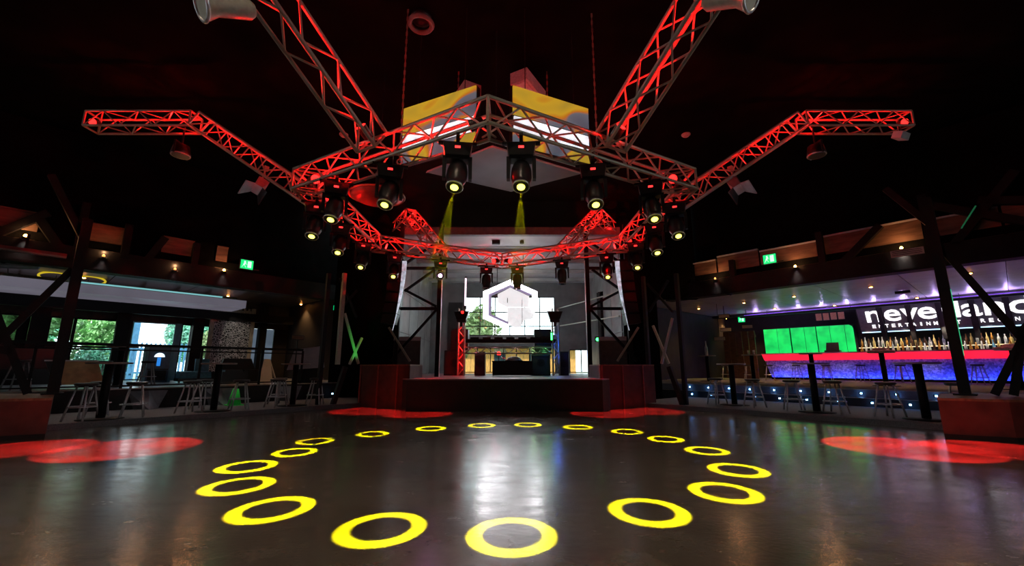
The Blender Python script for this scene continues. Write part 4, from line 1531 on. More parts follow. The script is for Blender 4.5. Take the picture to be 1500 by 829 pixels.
# back counter and bottle shelves
bc = sidething('back_counter', 'black back counter with stepped bottle shelves under the lit sign', 'counter', 1, 30.6, 0.0, 0.58)
obj('cabinet', MB().box(-5.4, 3.5, 0, 0.85, 0, 1.45), M_BLACK, bc)
obj('shelf', MB().box(-5.4, 3.5, 0.0, 0.28, 1.45, 1.50), M_STEEL, bc)
obj('shelf', MB().box(-5.4, 3.5, 0.28, 0.56, 1.45, 1.78), M_STEEL, bc)
obj('light_strip', MB().box(-5.4, 3.5, 0.27, 0.28, 1.74, 1.77), glow('warm_strip', (1.0, 0.75, 0.45), 2.0), bc)
for k in range(5):
    light('SPOT', SP(1, 30.15, -4.8 + k * 1.5, 3.25), 60, (1.0, 0.86, 0.66), 0.05, SP(1, 30.9, -4.8 + k * 1.5, 2.2), R(110), 0.7)  # unseen spots added to brighten the bottles

BOT = []
BCOL = [('amber', (0.50, 0.22, 0.04)), ('clear', (0.62, 0.66, 0.66)), ('green', (0.06, 0.22, 0.09)), ('brown', (0.13, 0.06, 0.03)),
        ('pale_gold', (0.70, 0.52, 0.18)), ('blue', (0.10, 0.30, 0.50)), ('white', (0.75, 0.73, 0.68)), ('red', (0.45, 0.06, 0.05))]
PROF = [[(0.055, 0), (0.06, 0.02), (0.06, 0.28), (0.022, 0.38), (0.022, 0.50), (0.026, 0.52)],
        [(0.065, 0), (0.07, 0.02), (0.07, 0.22), (0.03, 0.34), (0.024, 0.46)],
        [(0.05, 0), (0.052, 0.34), (0.02, 0.44), (0.02, 0.55)]]
for nm, c in BCOL:
    BOT.append((nm, [MB().lathe(p, 10).mesh('bottle', mat(nm + '_glass_bottle', c, 0.15, var=0.15, spec=0.8), True) for p in PROF]))
CAP = MB().lathe([(0.025, 0), (0.025, 0.05)], 8).mesh('cap', mat('bottle_cap', (0.5, 0.4, 0.2), 0.4, 0.5))
def ordinal(n):
    a = ['first', 'second', 'third', 'fourth', 'fifth', 'sixth', 'seventh', 'eighth', 'ninth', 'tenth', 'eleventh', 'twelfth', 'thirteenth',
         'fourteenth', 'fifteenth', 'sixteenth', 'seventeenth', 'eighteenth', 'nineteenth']
    if n <= 19:
        return a[n - 1]
    tens = {2: 'twent', 3: 'thirt', 4: 'fort', 5: 'fift'}[n // 10]
    return tens + 'ieth' if n % 10 == 0 else tens + 'y-' + a[n % 10 - 1]


for row in range(2):
    count = 0
    x = -5.25
    while x < 2.2:
        nm, ms = random.choices(BOT, (7, 5, 1, 4, 6, 1, 4, 1))[0]
        count += 1
        h = 2.03 if row == 0 else 2.36
        y = 30.74 if row == 0 else 31.02
        o = put('bottle', random.choice(ms), None, SP(1, y, x, h), (0, 0, 0), (1, 1, random.uniform(0.85, 1.1)))
        tag(o, '%s bottle, %s from the left on the %s shelf behind the bar' % (nm.replace('_', ' '), ordinal(count), ('lower', 'upper')[row]), 'bottle',
            'bottles on the %s back bar shelf' % ('lower', 'upper')[row])
        x += random.uniform(0.15, 0.22)

# lit sign
sign = sidething('bar_sign', 'long dark sign with glowing white lettering above the bottles', 'sign', 1, 30.5, 0.0, 3.16)
TILT = R(24)
tilt = bpy.data.objects.new('sign_board', None)
PT = []
for a, c in ((-5.10, -4.28), (-4.02, -3.12), (-2.88, -1.98), (-1.72, -0.86), (-0.62, 0.24), (0.46, 1.45), (1.6, 2.6)):
    obj('panel', MB().box(a, c, 0.02, 0.07, 0.0, 1.5), mat('sign_panel', (0.09, 0.09, 0.10), 0.35, var=0.2), sign, rot=(TILT, 0, 0))
    obj('light_strip', MB().box(a + 0.02, c, -0.02, 0.02, -0.02, 0.015), G_SIGNLINE, sign, rot=(TILT, 0, 0))
obj('back_frame', MB().box(-5.15, 2.65, 0.07, 0.12, 0.1, 1.45), M_BLACK, sign, rot=(TILT, 0, 0))
for t0 in (-4.15, -3.0, -1.85, -0.74, 0.35, 1.52):
    obj('divider', MB().box(t0 - 0.085, t0 + 0.085, -0.10, 0.06, -0.5, 1.55), M_BLACK, sign, rot=(TILT, 0, 0))


def glyph(ch, bold=0.03):
    cu = bpy.data.curves.new('glyph', 'FONT')
    cu.body = ch
    cu.size = 1
    cu.offset = bold
    cu.extrude = 0.02
    cu.resolution_u = 3
    o = bpy.data.objects.new('glyph', cu)
    COL.objects.link(o)
    bpy.context.view_layer.update()
    me = bpy.data.meshes.new_from_object(o.evaluated_get(bpy.context.evaluated_depsgraph_get()))
    bpy.data.objects.remove(o)
    bpy.data.curves.remove(cu)
    me.materials.clear()
    return me


def fit(me, x0, x1, z0, z1, y=0.0, depth=0.03):
    xs = [v.co.x for v in me.vertices]
    ys = [v.co.y for v in me.vertices]
    zs = [v.co.z for v in me.vertices]
    ax, bx, ay, by, az, bz = min(xs), max(xs), min(ys), max(ys), min(zs), max(zs)
    for v in me.vertices:
        x = x0 + (v.co.x - ax) / (bx - ax) * (x1 - x0)
        z = z0 + (v.co.y - ay) / (by - ay) * (z1 - z0)
        yy = y - (v.co.z - az) / max(1e-6, bz - az) * depth
        v.co = (x, yy, z)
    return me


ROT_T = (TILT, 0, 0)
for ch, a, c, hi in (('n', -4.74, -4.10, 0), ('e', -3.98, -3.32, 0), ('v', -3.30, -2.62, 0), ('e', -2.66, -1.98, 0), ('r', -1.92, -1.44, 0),
                     ('l', -1.36, -1.16, 1), ('a', -1.10, -0.44, 0), ('n', -0.36, 0.30, 0), ('d', 0.40, 1.10, 1)):
    me = fit(glyph(ch, 0.012), a, c, 0.58, 1.36 + (0.16 if hi else 0) if hi else 1.22)
    me.materials.append(G_SIGN)
    put('letter', me, sign, None, ROT_T)
txt = 'ENTERTAINMENT PRECINCT'
for k, ch in enumerate(txt):
    if ch == ' ':
        continue
    x = -4.50 + k * 0.268
    wd = 0.06 if ch == 'I' else 0.145
    me = fit(glyph(ch, 0.008), x - wd / 2, x + wd / 2, 0.24, 0.42)
    me.materials.append(G_SIGN)
    put('small_letter', me, sign, None, ROT_T)

# green back-lit cabinets
for lab, a, c, cuts in (('leftmost of the three green back-lit cabinets behind the bar', -10.1, -8.62, [-9.32]),
                        ('middle one of the three green back-lit cabinets behind the bar', -8.57, -7.25, [-7.84]),
                        ('rightmost of the three green back-lit cabinets, next to the lit sign', -7.22, -5.45, [-6.56, -5.85])):
    t = sidething('glowing_cabinet', lab, 'cabinet', 1, 30.5, (a + c) / 2, 0.58, 'green cabinets behind the bar')
    hw = (c - a) / 2
    obj('carcass', MB().box(-hw, hw, 0.06, 0.7, 0, 3.1), M_BLACK, t)
    xs = [-hw] + [q - (a + c) / 2 for q in cuts] + [hw]
    for x0, x1 in zip(xs[:-1], xs[1:]):
        if c > -5.6 and x1 == hw:
            pl = [(x0 + 0.015, 1.3), (x1 - 0.01, 1.3), (x1 - 0.01, 2.85), (x1 - 0.06, 2.99), (x1 - 0.18, 3.07), (x0 + 0.015, 3.07)]
        else:
            pl = [(x0 + 0.015, 1.3), (x1 - 0.015, 1.3), (x1 - 0.015, 3.07), (x0 + 0.015, 3.07)]
        obj('glass_door', MB().wprism(pl, 0.0, 0.05), G_GREEN, t)
    light('POINT', SP(1, 29.9, (a + c) / 2, 2.9), 1.0, (0.05, 1.0, 0.2), 0.3)
t = sidething('till', 'dark till standing on the bar in front of the green cabinets', 'till', 1, 29.4, -6.3, 2.08)
obj('base', MB().box(-0.35, 0.35, -0.2, 0.2, 0, 0.12), M_BODY, t)
obj('screen', MB().hexa([(-.3, -.05, .12), (.3, -.05, .12), (.3, .02, .12), (-.3, .02, .12), (-.28, .1, .55), (.28, .1, .55), (.28, .16, .55), (-.28, .16, .55)]), M_BODY, t)

# four small orange notices above the cabinets, pale notices on the far wall
for k in range(4):
    t = sidething('notice', '%s of four small orange notices above the green cabinets' % ['first', 'second', 'third', 'last'][k],
                  'notice', 1, 30.3, -6.95 + k * 0.36, 3.98, 'orange notices over the bar')
    obj('sheet', MB().box(-0.14, 0.14, -0.01, 0.01, 0, 0.40), M_RUSTNOTICE, t)
    obj('frame', MB().box(-0.155, 0.155, 0.01, 0.03, -0.02, 0.42), M_BODY, t)
for k, (x, y, lab) in enumerate((((1059), 492, 'lowest pale notice on the dark far wall left of the green cabinets'),
                                 ((1074), 479, 'middle pale notice on the dark far wall left of the green cabinets'),
                                 ((1104), 474, 'pale notice on the dark far wall nearest the green cabinets'),
                                 ((1075), 461, 'topmost pale notice on the dark far wall beside the green exit sign'))):
    pos = ((11.26, 22.41, 2.66), (12.02, 23.18, 3.2), (14.0, 24.6, 3.5), (12.0, 23.2, 3.95))[k]
    n_, t_ = 0.76 * pos[0] + 0.65 * pos[1], 0
    t = thing('notice', lab, 'notice', pos, R(-30))
    obj('sheet', MB().box(-0.26, 0.26, -0.01, 0.01, 0, 0.17), M_PAPER, t)
    obj('frame', MB().box(-0.28, 0.28, 0.01, 0.03, -0.02, 0.19), M_BODY, t)
    obj('hanger', MB().box(-0.01, 0.01, 0.0, 0.01, 0.17, 4.6 - pos[2]), M_BODY, t)

# brown door in the far right corner
d_ = sidething('brown_screen', 'brown timber screen wall standing at the far left end of the bar', 'screen', 1, 28.6, -10.9, 0.58)
for k in range(5):
    obj('board', MB().box(-0.95 + k * 0.38, -0.59 + k * 0.38, 0, 0.06, 0, 2.9 - 0.01 * (k % 2)), M_WOOD, d_)
obj('rail', MB().box(-0.97, 0.97, 0.06, 0.1, 2.5, 2.65), M_WOOD, d_)

# purple light strip of the bulkhead and spots of the bar
st = sidething('violet_strip', 'thin violet light strip running along the bulkhead over the bar', 'light strip', 1, 28.74, 0.0, 4.46)
obj('strip', MB().box(-10.5, 3.5, -0.02, 0.0, 0.0, 0.035), G_VIOLET, st)
tr = sidething('light_trough', 'long black trough of lavender up-lights below the bar ceiling', 'light trough', 1, 28.2, 0.0, 4.27)
obj('tray', MB().box(-10.5, 3.5, -0.12, 0.12, 0.0, 0.02).box(-10.5, 3.5, -0.14, -0.12, 0.0, 0.09), M_BLACK, tr)
for k in range(12):
    x = -9.6 + k * 1.12
    obj('lamp', MB().box(x - 0.12, x + 0.12, -0.05, 0.05, 0.02, 0.05), glow('lavender_lamp', (0.62, 0.45, 1.0), 6.0), tr)
    light('POINT', SP(1, 28.2, x, 4.36), 20.0, (0.60, 0.42, 1.0), 0.05)
for x in (-9, -5, -1, 3):
    obj('hanger', MB().box(x - 0.01, x + 0.01, -0.01, 0.01, 0.02, 0.33), M_BLACK, tr)

# ------------------------------------------------------------------ down lights
# added fill lights, out of view in the black ceiling, brightening the near floor
for x, w in ((-5.0, 'left'), (0.0, 'middle'), (5.0, 'right')):
    th = thing('floor_fill_light', 'added warm fill light in the black ceiling overhead, %s of three' % w, 'fill light', (x, 1.5, 8.19))
    obj('can', MB().lathe([(0.14, -0.10), (0.15, -0.02), (0.15, 0.0)], 14), M_BODY, th, True)
    obj('lamp', MB().lathe([(0.09, -0.112), (0.11, -0.10)], 14), glow('floor_fill_glow', (1.0, 0.75, 0.5), 3.0), th)
    light('SPOT', (x, 1.5, 8.05), 520, (1.0, 0.76, 0.54), 0.1, (x * 0.9, 3.5, 0), R(95), 0.9)
DL_RIM = MB().ring(0.075, 0.02, 0, 14, 6).mesh('rim', M_STEEL, True)
DL_LAMP = MB().lathe([(0.03, -0.035), (0.06, -0.01), (0.06, 0.0)], 12).mesh('lamp', G_WARM, True)


def downlight(s, n, t, z, label, power=170, aim=None):
    p = SP(s, n, t, z)
    th = thing('downlight', label, 'downlight', p, 0, 'warm down lights in the %s side room' % SIDE[s])
    put('rim', DL_RIM, th)
    put('lamp', DL_LAMP, th)
    if power:
        light('SPOT', p + Vector((0, 0, -0.06)), power, (1.0, 0.50, 0.18), 0.04, (p + Vector((0, 0, -1))) if aim is None else aim, R(105), 0.8)


for (n, t), lab in zip([(23.62, -8.51), (30.06, -9.84), (23.33, -6.15), (28.5, -5.73), (22.94, -3.24), (28.3, -2.41), (22.23, -0.36), (24.07, -11.14), (30.44, -12.3)],
                       ['warm down light above the upper tables left of the green cabinets', 'warm down light just above the leftmost green cabinet',
                        'warm down light in the bar ceiling, above the green cabinets and nearer the hall', 'warm down light between the green cabinets and the lit sign',
                        'warm down light in the bar ceiling above the left end of the lit sign', 'warm down light directly over the middle of the lit sign',
                        'warm down light right of the right steel post, in the bar ceiling', 'warm down light farthest left in the bar ceiling',
                        'low warm down light in the dark far corner left of the brown screen']):
    downlight(1, n, t, 4.58, lab)
for (n, t), lab in zip([(22.01, -1.56), (22.68, -6.44), (17.9, -8.5), (22.9, -9.9)],
                       ['warm down light beside the yellow light rings on the left ceiling', 'warm down light above the right end of the left soffit',
                        'warm down light beside the green-lit steel braces', 'lower warm down light near the green-lit steel braces']):
    downlight(-1, n, t, 4.58 if n > 18 else 4.6, lab, 150)
for t in (-8.3, -5.75, -2.45):
    light('SPOT', SP(1, 27.4, t, 4.5), 170, (1.0, 0.84, 0.7), 0.03, SP(1, 28.85, t, 0.95), R(15), 0.5)
downlight(1, 27.4, -8.3, 4.58, 'warm down light over the left end of the bar front')
# lamps on the fascia beams
for s, t, z, lab in ((1, -1.46, 4.72, 'warm lamp on the right roof beam by the white notice'), (1, -4.18, 4.66, 'warm lamp on the right roof beam below the exit sign'),
                     (1, -6.89, 4.66, 'warm lamp at the far end of the right roof beam'), (-1, 0.01, 4.74, 'warm lamp at the near end of the left roof beam'),
                     (-1, -4.60, 4.60, 'warm lamp on the left roof beam below the exit sign'), (-1, -1.55, 4.5, 'warm lamp in the middle of the left roof beam'),
                     (-1, -3.25, 4.4, 'warm lamp on the left roof beam beside the third fascia panel')):
    p = SP(s, 16.72, t, z)
    th = thing('beam_lamp', lab, 'lamp', p, SROT[s], 'lamps on the roof beams')
    obj('base', MB().lathe([(0.06, -0.10), (0.08, -0.08), (0.08, -0.04)], 12), M_BODY, th)
    obj('bulb', MB().lathe([(0.02, -0.04), (0.04, 0.0), (0.02, 0.04)], 10), G_WARM if lab.count('exit') or lab.count('near') or lab.count('notice') else glow('dim_bulb', (1, .4, .1), 2.0), th, True)
    light('POINT', p + Vector((0, 0, 0.12)), 14.0, (1.0, 0.48, 0.2), 0.05)
    light('SPOT', p + Vector((0, 0, -0.14)), 60 if s < 0 else 95, (1.0, 0.84, 0.74), 0.05, SP(s, 14.6, t, 0.1), R(95), 0.8)

# ------------------------------------------------------------------ exit signs and other wall signs
EX_B = MB().box(-0.22, 0.22, 0.0, 0.06, 0, 0.36).mesh('box', M_BODY)
EX_F = MB().box(-0.20, 0.20, -0.015, 0.0, 0.02, 0.34).mesh('face', G_EXIT)
EX_D = MB().box(0.02, 0.14, -0.022, -0.015, 0.07, 0.30).mesh('doorway', glow('exit_pale', (0.6, 1.0, 0.75), 1.2))
EX_M = (MB().box(-0.10, -0.05, -0.026, -0.015, 0.25, 0.30).hexa([(-.13, -.026, .15), (-.07, -.026, .15), (-.07, -.015, .15), (-.13, -.015, .15), (-.09, -.026, .25), (-.03, -.026, .25), (-.03, -.015, .25), (-.09, -.015, .25)])
        .bar((-.10, -.02, .16), (-.16, -.02, .07), .03, .01).bar((-.09, -.02, .16), (-.03, -.02, .07), .03, .01).bar((-.06, -.02, .23), (0.0, -.02, .17), .025, .01)).mesh('running_figure', glow('exit_figure', (0.6, 1.0, 0.75), 1.2))
EXARM = MB().box(0.22, 0.42, 0.01, 0.05, 0.02, 0.06).mesh('bracket', M_BODY)
for s, n, t, z, sc, lab in ((-1, 16.6, -5.24, 4.72, 1.0, 'green exit sign above the left roof beam'), (1, 16.6, -4.89, 4.86, 1.0, 'green exit sign above the right roof beam'),
                            (1, 29.0, -10.77, 4.08, 1.0, 'small green exit sign above the pale notices on the right'),
                            (-1, 19.0, -9.9, 3.9, 0.7, 'tiny green exit sign by the lamps left of the stage')):
    t_ = sidething('exit_sign', lab, 'exit sign', s, n, t, z, 'exit signs')
    for nm, me in (('box', EX_B), ('face', EX_F), ('doorway', EX_D), ('running_figure', EX_M), ('bracket', EXARM)):
        put(nm, me, t_, None, None, (sc, sc, sc))
t_ = sidething('beam_notice', 'white notice board fixed to the right roof beam beside a warm lamp', 'notice', 1, 16.62, -1.35, 4.45)
obj('board', MB().box(-0.36, 0.36, 0, 0.03, 0, 0.2), M_PAPER, t_)
for z in (0.05, 0.10, 0.15):
    obj('line', MB().box(-0.32, 0.32, -0.006, 0, z, z + 0.015), M_BODY, t_)
t_ = sidething('ceiling_speaker', 'small black box with a pale face under the bar ceiling', 'speaker', 1, 25.3, -2.55, 4.42)
obj('box', MB().box(-0.25, 0.25, -0.1, 0.1, 0.05, 0.16), M_BODY, t_)
obj('face', MB().box(-0.22, 0.22, -0.09, 0.09, 0.03, 0.05), M_PALE, t_)
t_ = sidething('wall_plaque', 'small brown plaque on the dark wall beyond the left seating', 'plaque', -1, 16.9, -7.4, 2.35)
obj('plate', MB().box(-0.22, 0.22, 0, 0.02, 0, 0.14), M_WOOD, t_)
obj('rim', MB().box(-0.24, 0.24, 0.02, 0.03, -0.02, 0.16), M_BODY, t_)
obj('stand', MB().box(-0.02, 0.02, 0.03, 0.05, -2.2, 0.0), M_BODY, t_)

# ------------------------------------------------------------------ step lights
ORDN = ['first', 'second', 'third', 'fourth', 'fifth', 'sixth', 'seventh', 'eighth', 'ninth', 'tenth', 'eleventh', 'twelfth']
STL = MB().box(-0.024, 0.024, -0.02, 0.0, -0.018, 0.018).mesh('lens', G_STEPLED)
STB = MB().box(-0.06, 0.06, -0.008, 0.0, -0.035, 0.035).mesh('bezel', M_STEEL)
for row, n, z, ts in ((0, 17.7, 0.47, [-8.76, -7.98, -7.18, -6.42, -5.6, -4.77, -3.96, -3.11, -2.26, -1.4, -0.6, 0.2]),
                      (1, 16.9, 0.24, [-8.28, -7.52, -6.75, -5.97, -5.19, -4.4, -3.56, -2.73, -1.89, -1.1, -0.3])):
    for k, t in enumerate(ts):
        o = sidething('step_light', '%s blue step light from the far end in the %s riser below the bar' % (ORDN[k], ('upper', 'lower')[row]),
                      'step light', 1, n, t, z, 'blue step lights on the bar steps')
        put('bezel', STB, o)
        put('lens', STL, o)
        light('POINT', SP(1, n - 0.10, t, z), 0.6, (0.10, 0.35, 1.0), 0.03)
o = sidething('step_light', 'single blue step light on the floor left of the stage', 'step light', -1, 15.6, -8.3, 0.30)
put('bezel', STB, o)
put('lens', STL, o)

# ------------------------------------------------------------------ bar stools and tables
S_SEAT = MB().lathe([(0.17, -0.05), (0.20, -0.035), (0.21, 0.0), (0.19, 0.02), (0.05, 0.012)], 18).mesh('seat', mat('stool_seat', (0.05, 0.045, 0.045), 0.35, var=0.3), True)
S_RING = MB().ring(0.25, 0.014, 0.30, 20, 6).mesh('foot_ring', M_CHROME, True)
S_LEG = []
for k in range(4):
    a = R(45 + 90 * k)
    S_LEG.append(MB().tube((0.30 * math.cos(a), 0.30 * math.sin(a), 0), (0.14 * math.cos(a), 0.14 * math.sin(a), 0.76), 0.021, 8, 0.019).mesh('leg', M_CHROME, True))
stool0 = None


def stool(s, n, t, z, label, group, rz):
    global stool0
    p = SP(s, n, t, z)
    if stool0 is None:
        stool0 = thing('bar_stool', label, 'stool', p, rz, group)
        put('seat', S_SEAT, stool0, (0, 0, 0.80))
        for m in S_LEG:
            put('leg', m, stool0)
        put('foot_ring', S_RING, stool0)
        return stool0
    return dup(stool0, p, rz, label, group)


GL, GRL, GRU = 'stools along the left of the dance floor', 'stools along the right of the dance floor', 'stools on the upper bar level'
for t, n, lab in ((-1.42, 13.45, 'steel bar stool beside the left plinth, nearest on the left'),
                  (-2.30, 13.50, 'steel bar stool just right of the first left table'),
                  (-1.78, 14.6, 'steel bar stool behind the first left table'),
                  (-3.42, 13.55, 'steel bar stool left of the second left table'),
                  (-4.55, 13.50, 'steel bar stool right of the second left table'),
                  (-3.98, 14.7, 'steel bar stool behind the second left table'),
                  (-5.55, 13.60, 'steel bar stool left of the third left table'),
                  (-6.72, 13.60, 'steel bar stool right of the third left table'),
                  (-6.05, 14.7, 'steel bar stool behind the third left table by the green cone')):
    stool(-1, n, t, 0.12, lab, GL, random.uniform(0, 1.5))
for t, n, lab in ((-1.90, 13.9, 'steel bar stool just left of the nearest right table'),
                  (-2.98, 14.0, 'steel bar stool right of the middle right table'),
                  (-3.92, 14.0, 'steel bar stool left of the middle right table'),
                  (-5.00, 14.2, 'steel bar stool right of the farthest right table'),
                  (-6.15, 14.3, 'steel bar stool left of the farthest right table'),
                  (-0.75, 14.6, 'steel bar stool half hidden by the right plinth')):
    stool(1, n, t, 0.12, lab, GRL, random.uniform(0, 1.5))
for t, n, lab in ((-10.35, 25.0, 'steel bar stool farthest from the bar, by the dark far corner'),
                  (-9.0, 24.6, 'steel bar stool before the brown timber screen'),
                  (-8.35, 25.6, 'steel bar stool at the left end of the bar'),
                  (-7.55, 27.2, 'second steel bar stool from the left end of the bar'),
                  (-6.20, 27.2, 'third steel bar stool from the left end of the bar'),
                  (-4.78, 27.2, 'fourth steel bar stool from the left end of the bar'),
                  (-3.28, 27.0, 'fifth steel bar stool from the left end of the bar'),
                  (-0.80, 26.0, 'steel bar stool at the bar just right of the right steel post'),
                  (0.38, 25.5, 'steel bar stool at the bar at the right edge of the picture')):
    stool(1, n, t, 0.58, lab, GRU, random.uniform(0, 1.5))
stool(-1, 17.4, -0.42, 0.67, 'pale steel stool on the raised left level at the picture edge', 'stools on the raised left level', 0.4)
stool(-1, 18.7, -3.3, 0.67, 'steel stool beside the high table on the raised left level', 'stools on the raised left level', 0.9)
stool(-1, 20.0, -2.35, 0.67, 'steel stool behind the high table on the raised left level', 'stools on the raised left level', 0.2)

T_TOP = MB().lathe([(0.40, 0), (0.42, 0.01), (0.42, 0.035), (0.40, 0.04)], 24).mesh('tabletop', mat('worn_tabletop', (0.30, 0.26, 0.23), 0.35, var=0.3), True)
T_POLE = MB().tube((0, 0, 0.03), (0, 0, 1.24), 0.085, 12).mesh('pole', M_STEEL, True)
T_BASE = MB().lathe([(0.42, 0), (0.42, 0.015), (0.12, 0.035)], 24).mesh('base', M_STEEL, True)
table0 = None


def table(s, n, t, z, label, group):
    global table0
    p = SP(s, n, t, z)
    if table0 is None:
        table0 = thing('high_table', label, 'table', p, 0, group)
        put('tabletop', T_TOP, table0, (0, 0, 1.24))
        put('pole', T_POLE, table0)
        put('base', T_BASE, table0)
        return table0
    return dup(table0, p, 0, label, group)


for t, n, lab in ((-1.75, 13.5, 'round high table on a black pole, nearest on the left'),
                  (-3.98, 13.6, 'round high table on a black pole, second along the left edge'),
                  (-6.10, 13.75, 'round high table on a black pole, farthest along the left edge')):
    table(-1, n, t, 0.12, lab, 'high tables along the left')
for t, n, lab in ((-1.27, 13.85, 'round high table on a black pole beside the right plinth'),
                  (-3.38, 13.93, 'round high table on a black pole, second along the right edge'),
                  (-5.70, 14.5, 'round high table with a pale top, farthest along the right edge')):
    table(1, n, t, 0.12, lab, 'high tables along the right')
for t, n, lab in ((-9.95, 22.0, 'high table with a pale bottle on it at the far left of the bar level'),
                  (-7.83, 22.0, 'high table with two glasses before the brown timber screen'),
                  (-5.45, 22.0, 'high table before the middle green cabinet on the bar level'),
                  (-3.12, 22.0, 'high table with a pink tray below the lit sign'),
                  (0.22, 21.5, 'high table with a pink tray right of the right steel post')):
    table(1, n, t, 0.58, lab, 'high tables on the bar level')
table(-1, 18.6, -2.55, 0.67, 'round high table on the raised left level by the tan chair', 'tables on the raised left level')
for t, n, lab in ((-3.12, 22.0, 'pink tray on the high table below the lit sign'), (0.22, 21.5, 'pink tray on the high table right of the steel post')):
    o = sidething('pink_tray', lab, 'tray', 1, n, t, 1.86)
    obj('base', MB().prism([(.40 * math.cos(R(a)), .28 * math.sin(R(a))) for a in range(0, 360, 20)], 0, 0.03), M_PINK, o)
    obj('rim', MB().ring(0.40, 0.03, 0.04, 20, 6, 0.7), M_PINK, o, True)
    obj('cloth', MB().hexa([(-.25, -.15, .04), (.25, -.15, .04), (.25, .15, .04), (-.25, .15, .04), (-.2, -.1, .15), (.15, -.1, .17), (.15, .1, .17), (-.2, .1, .15)]), M_PINK, o)
o = put('bottle', BOT[1][1][0], None, SP(1, 22.0, -9.95, 1.86), None, (1.2, 1.2, 1.4))
tag(o, 'pale bottle standing on the farthest high table of the bar level', 'bottle')
GLASS = MB().lathe([(0.04, 0), (0.05, 0.2), (0.045, 0.2), (0.035, 0.02)], 12).mesh('glass', mat('drinking_glass', (0.6, 0.6, 0.55), 0.1), True)
for k, t in enumerate((-7.95, -7.72)):
    o = put('glass', GLASS, None, SP(1, 22.0, t, 1.86))
    tag(o, '%s of two glasses on the high table before the brown screen' % ('left', 'right')[k], 'glass')

# ------------------------------------------------------------------ left seating area
bal = sidething('balustrade', 'black double-rail balustrade along the raised left level', 'balustrade', -1, 16.12, 0.0, 0.67)
for z0, z1 in ((1.20, 1.28), (1.08, 1.12), (0.08, 0.12)):
    obj('rail', MB().box(-3.0, 7.3, -0.03, 0.03, z0, z1), M_STEEL, bal)
for x in (-1.4, 0.6, 2.35, 4.15, 5.9, 7.3):
    obj('post', MB().box(x - 0.03, x + 0.03, -0.03, 0.03, 0, 1.2), M_STEEL, bal)

c = sidething('lounge_chair', 'lounge chair with a tan panelled back behind the left balustrade', 'chair', -1, 18.0, -1.64, 0.67)
obj('backrest', MB().hexa([(-.36, -.35, .12), (.52, -.35, .12), (.52, -.28, .12), (-.36, -.28, .12), (-.50, -.45, .78), (.30, -.45, .78), (.30, -.38, .78), (-.50, -.38, .78)]), M_TAN, c)
obj('side_panel', MB().hexa([(-.5, -.3, .1), (-.36, -.3, .1), (-.36, .4, .1), (-.5, .4, .1), (-.78, -.4, .78), (-.52, -.4, .78), (-.5, .4, .6), (-.6, .4, .6)]), M_BODY, c)
obj('seat', MB().box(-.45, .5, -.3, .45, .15, .38), M_BODY, c)
obj('top_rail', MB().bar((-.8, -.42, .8), (.32, -.42, .8), .04), M_PALE, c)
for x in (-.4, .45):
    for y in (-.25, .4):
        obj('leg', MB().box(x - .02, x + .02, y - .02, y + .02, 0, .16), M_ALU, c)
b_ = sidething('booth_seat', 'long black booth seat below the strip windows', 'sofa', -1, 23.2, -0.2, 0.67)
obj('seat', MB().box(-2.6, 1.1, -0.4, 0.5, 0, 0.55), M_BODY, b_)
obj('backrest', MB().hexa([(-2.6, .5, 0), (1.9, .5, 0), (1.9, .8, 0), (-2.6, .8, 0), (-2.6, .5, 1.35), (1.1, .5, 1.35), (1.1, .8, 1.35), (-2.6, .8, 1.35)]), M_BODY, b_)
cb = sidething('blue_cabinet', 'navy upright cabinet with a glowing arched lamp before the glass door', 'cabinet', -1, 22.5, -4.2, 0.67)
obj('body', MB().box(-0.36, 0.36, -0.2, 0.25, 0, 1.42), M_NAVY, cb)
obj('frame', MB().box(-0.46, -0.36, -0.22, 0.25, 0, 1.48).box(0.36, 0.46, -0.22, 0.25, 0, 1.48), M_CYANFRAME, cb)
obj('shelf', MB().box(-0.34, 0.34, -0.26, -0.2, 0.5, 0.55), M_BODY, cb)
obj('niche', MB().box(-0.3, 0.3, -0.215, -0.2, 0.08, 0.48), M_BLACK, cb)
obj('arched_lamp', MB().wprism([(0.17 * math.cos(R(a)), 1.02 + 0.17 * math.sin(R(a))) for a in range(0, 181, 20)], -0.23, -0.2), glow('pale_arch_lamp', (0.75, 0.9, 1.0), 1.6), cb)
obj('glow_panel', MB().box(-0.06, 0.06, -0.215, -0.2, 0.66, 1.0), glow('blue_glow_panel', (0.03, 0.28, 0.9), 0.8), cb)
for nm, lab, t, n, hh in (('lounge_sofa', 'blue upholstered lounge seat left of the lace-print board', -5.15, 21.0, 0.42),):
    o = sidething(nm, lab, 'sofa', -1, n, t, 0.67)
    obj('base', MB().box(-0.55, 0.55, -0.3, 0.4, 0.06, 0.18), M_BODY, o)
    for x in (-0.53, 0.01):
        obj('cushion', MB().hexa([(x, -.36, .18), (x + .52, -.36, .18), (x + .52, .3, .18), (x, .3, .18), (x + .02, -.32, .42), (x + .5, -.32, .42), (x + .5, .3, .45), (x + .02, .3, .45)]), M_BLUEUPH, o)
    obj('backrest', MB().hexa([(0.1, .3, .2), (.58, .3, .2), (.58, .45, .2), (.1, .45, .2), (.1, .4, .95), (.58, .4, .95), (.58, .55, .95), (.1, .55, .95)]), M_BLUEUPH, o)
    for x in (-.5, .5):
        obj('leg', MB().box(x - .03, x + .03, -.25, -.19, 0, .06), M_ALU, o)
o = sidething('lounge_sofa', 'black lounge seat before the lace-print board', 'sofa', -1, 20.6, -6.75, 0.67)
obj('base', MB().box(-0.8, 0.7, -0.3, 0.4, 0.0, 0.42), M_BODY, o)
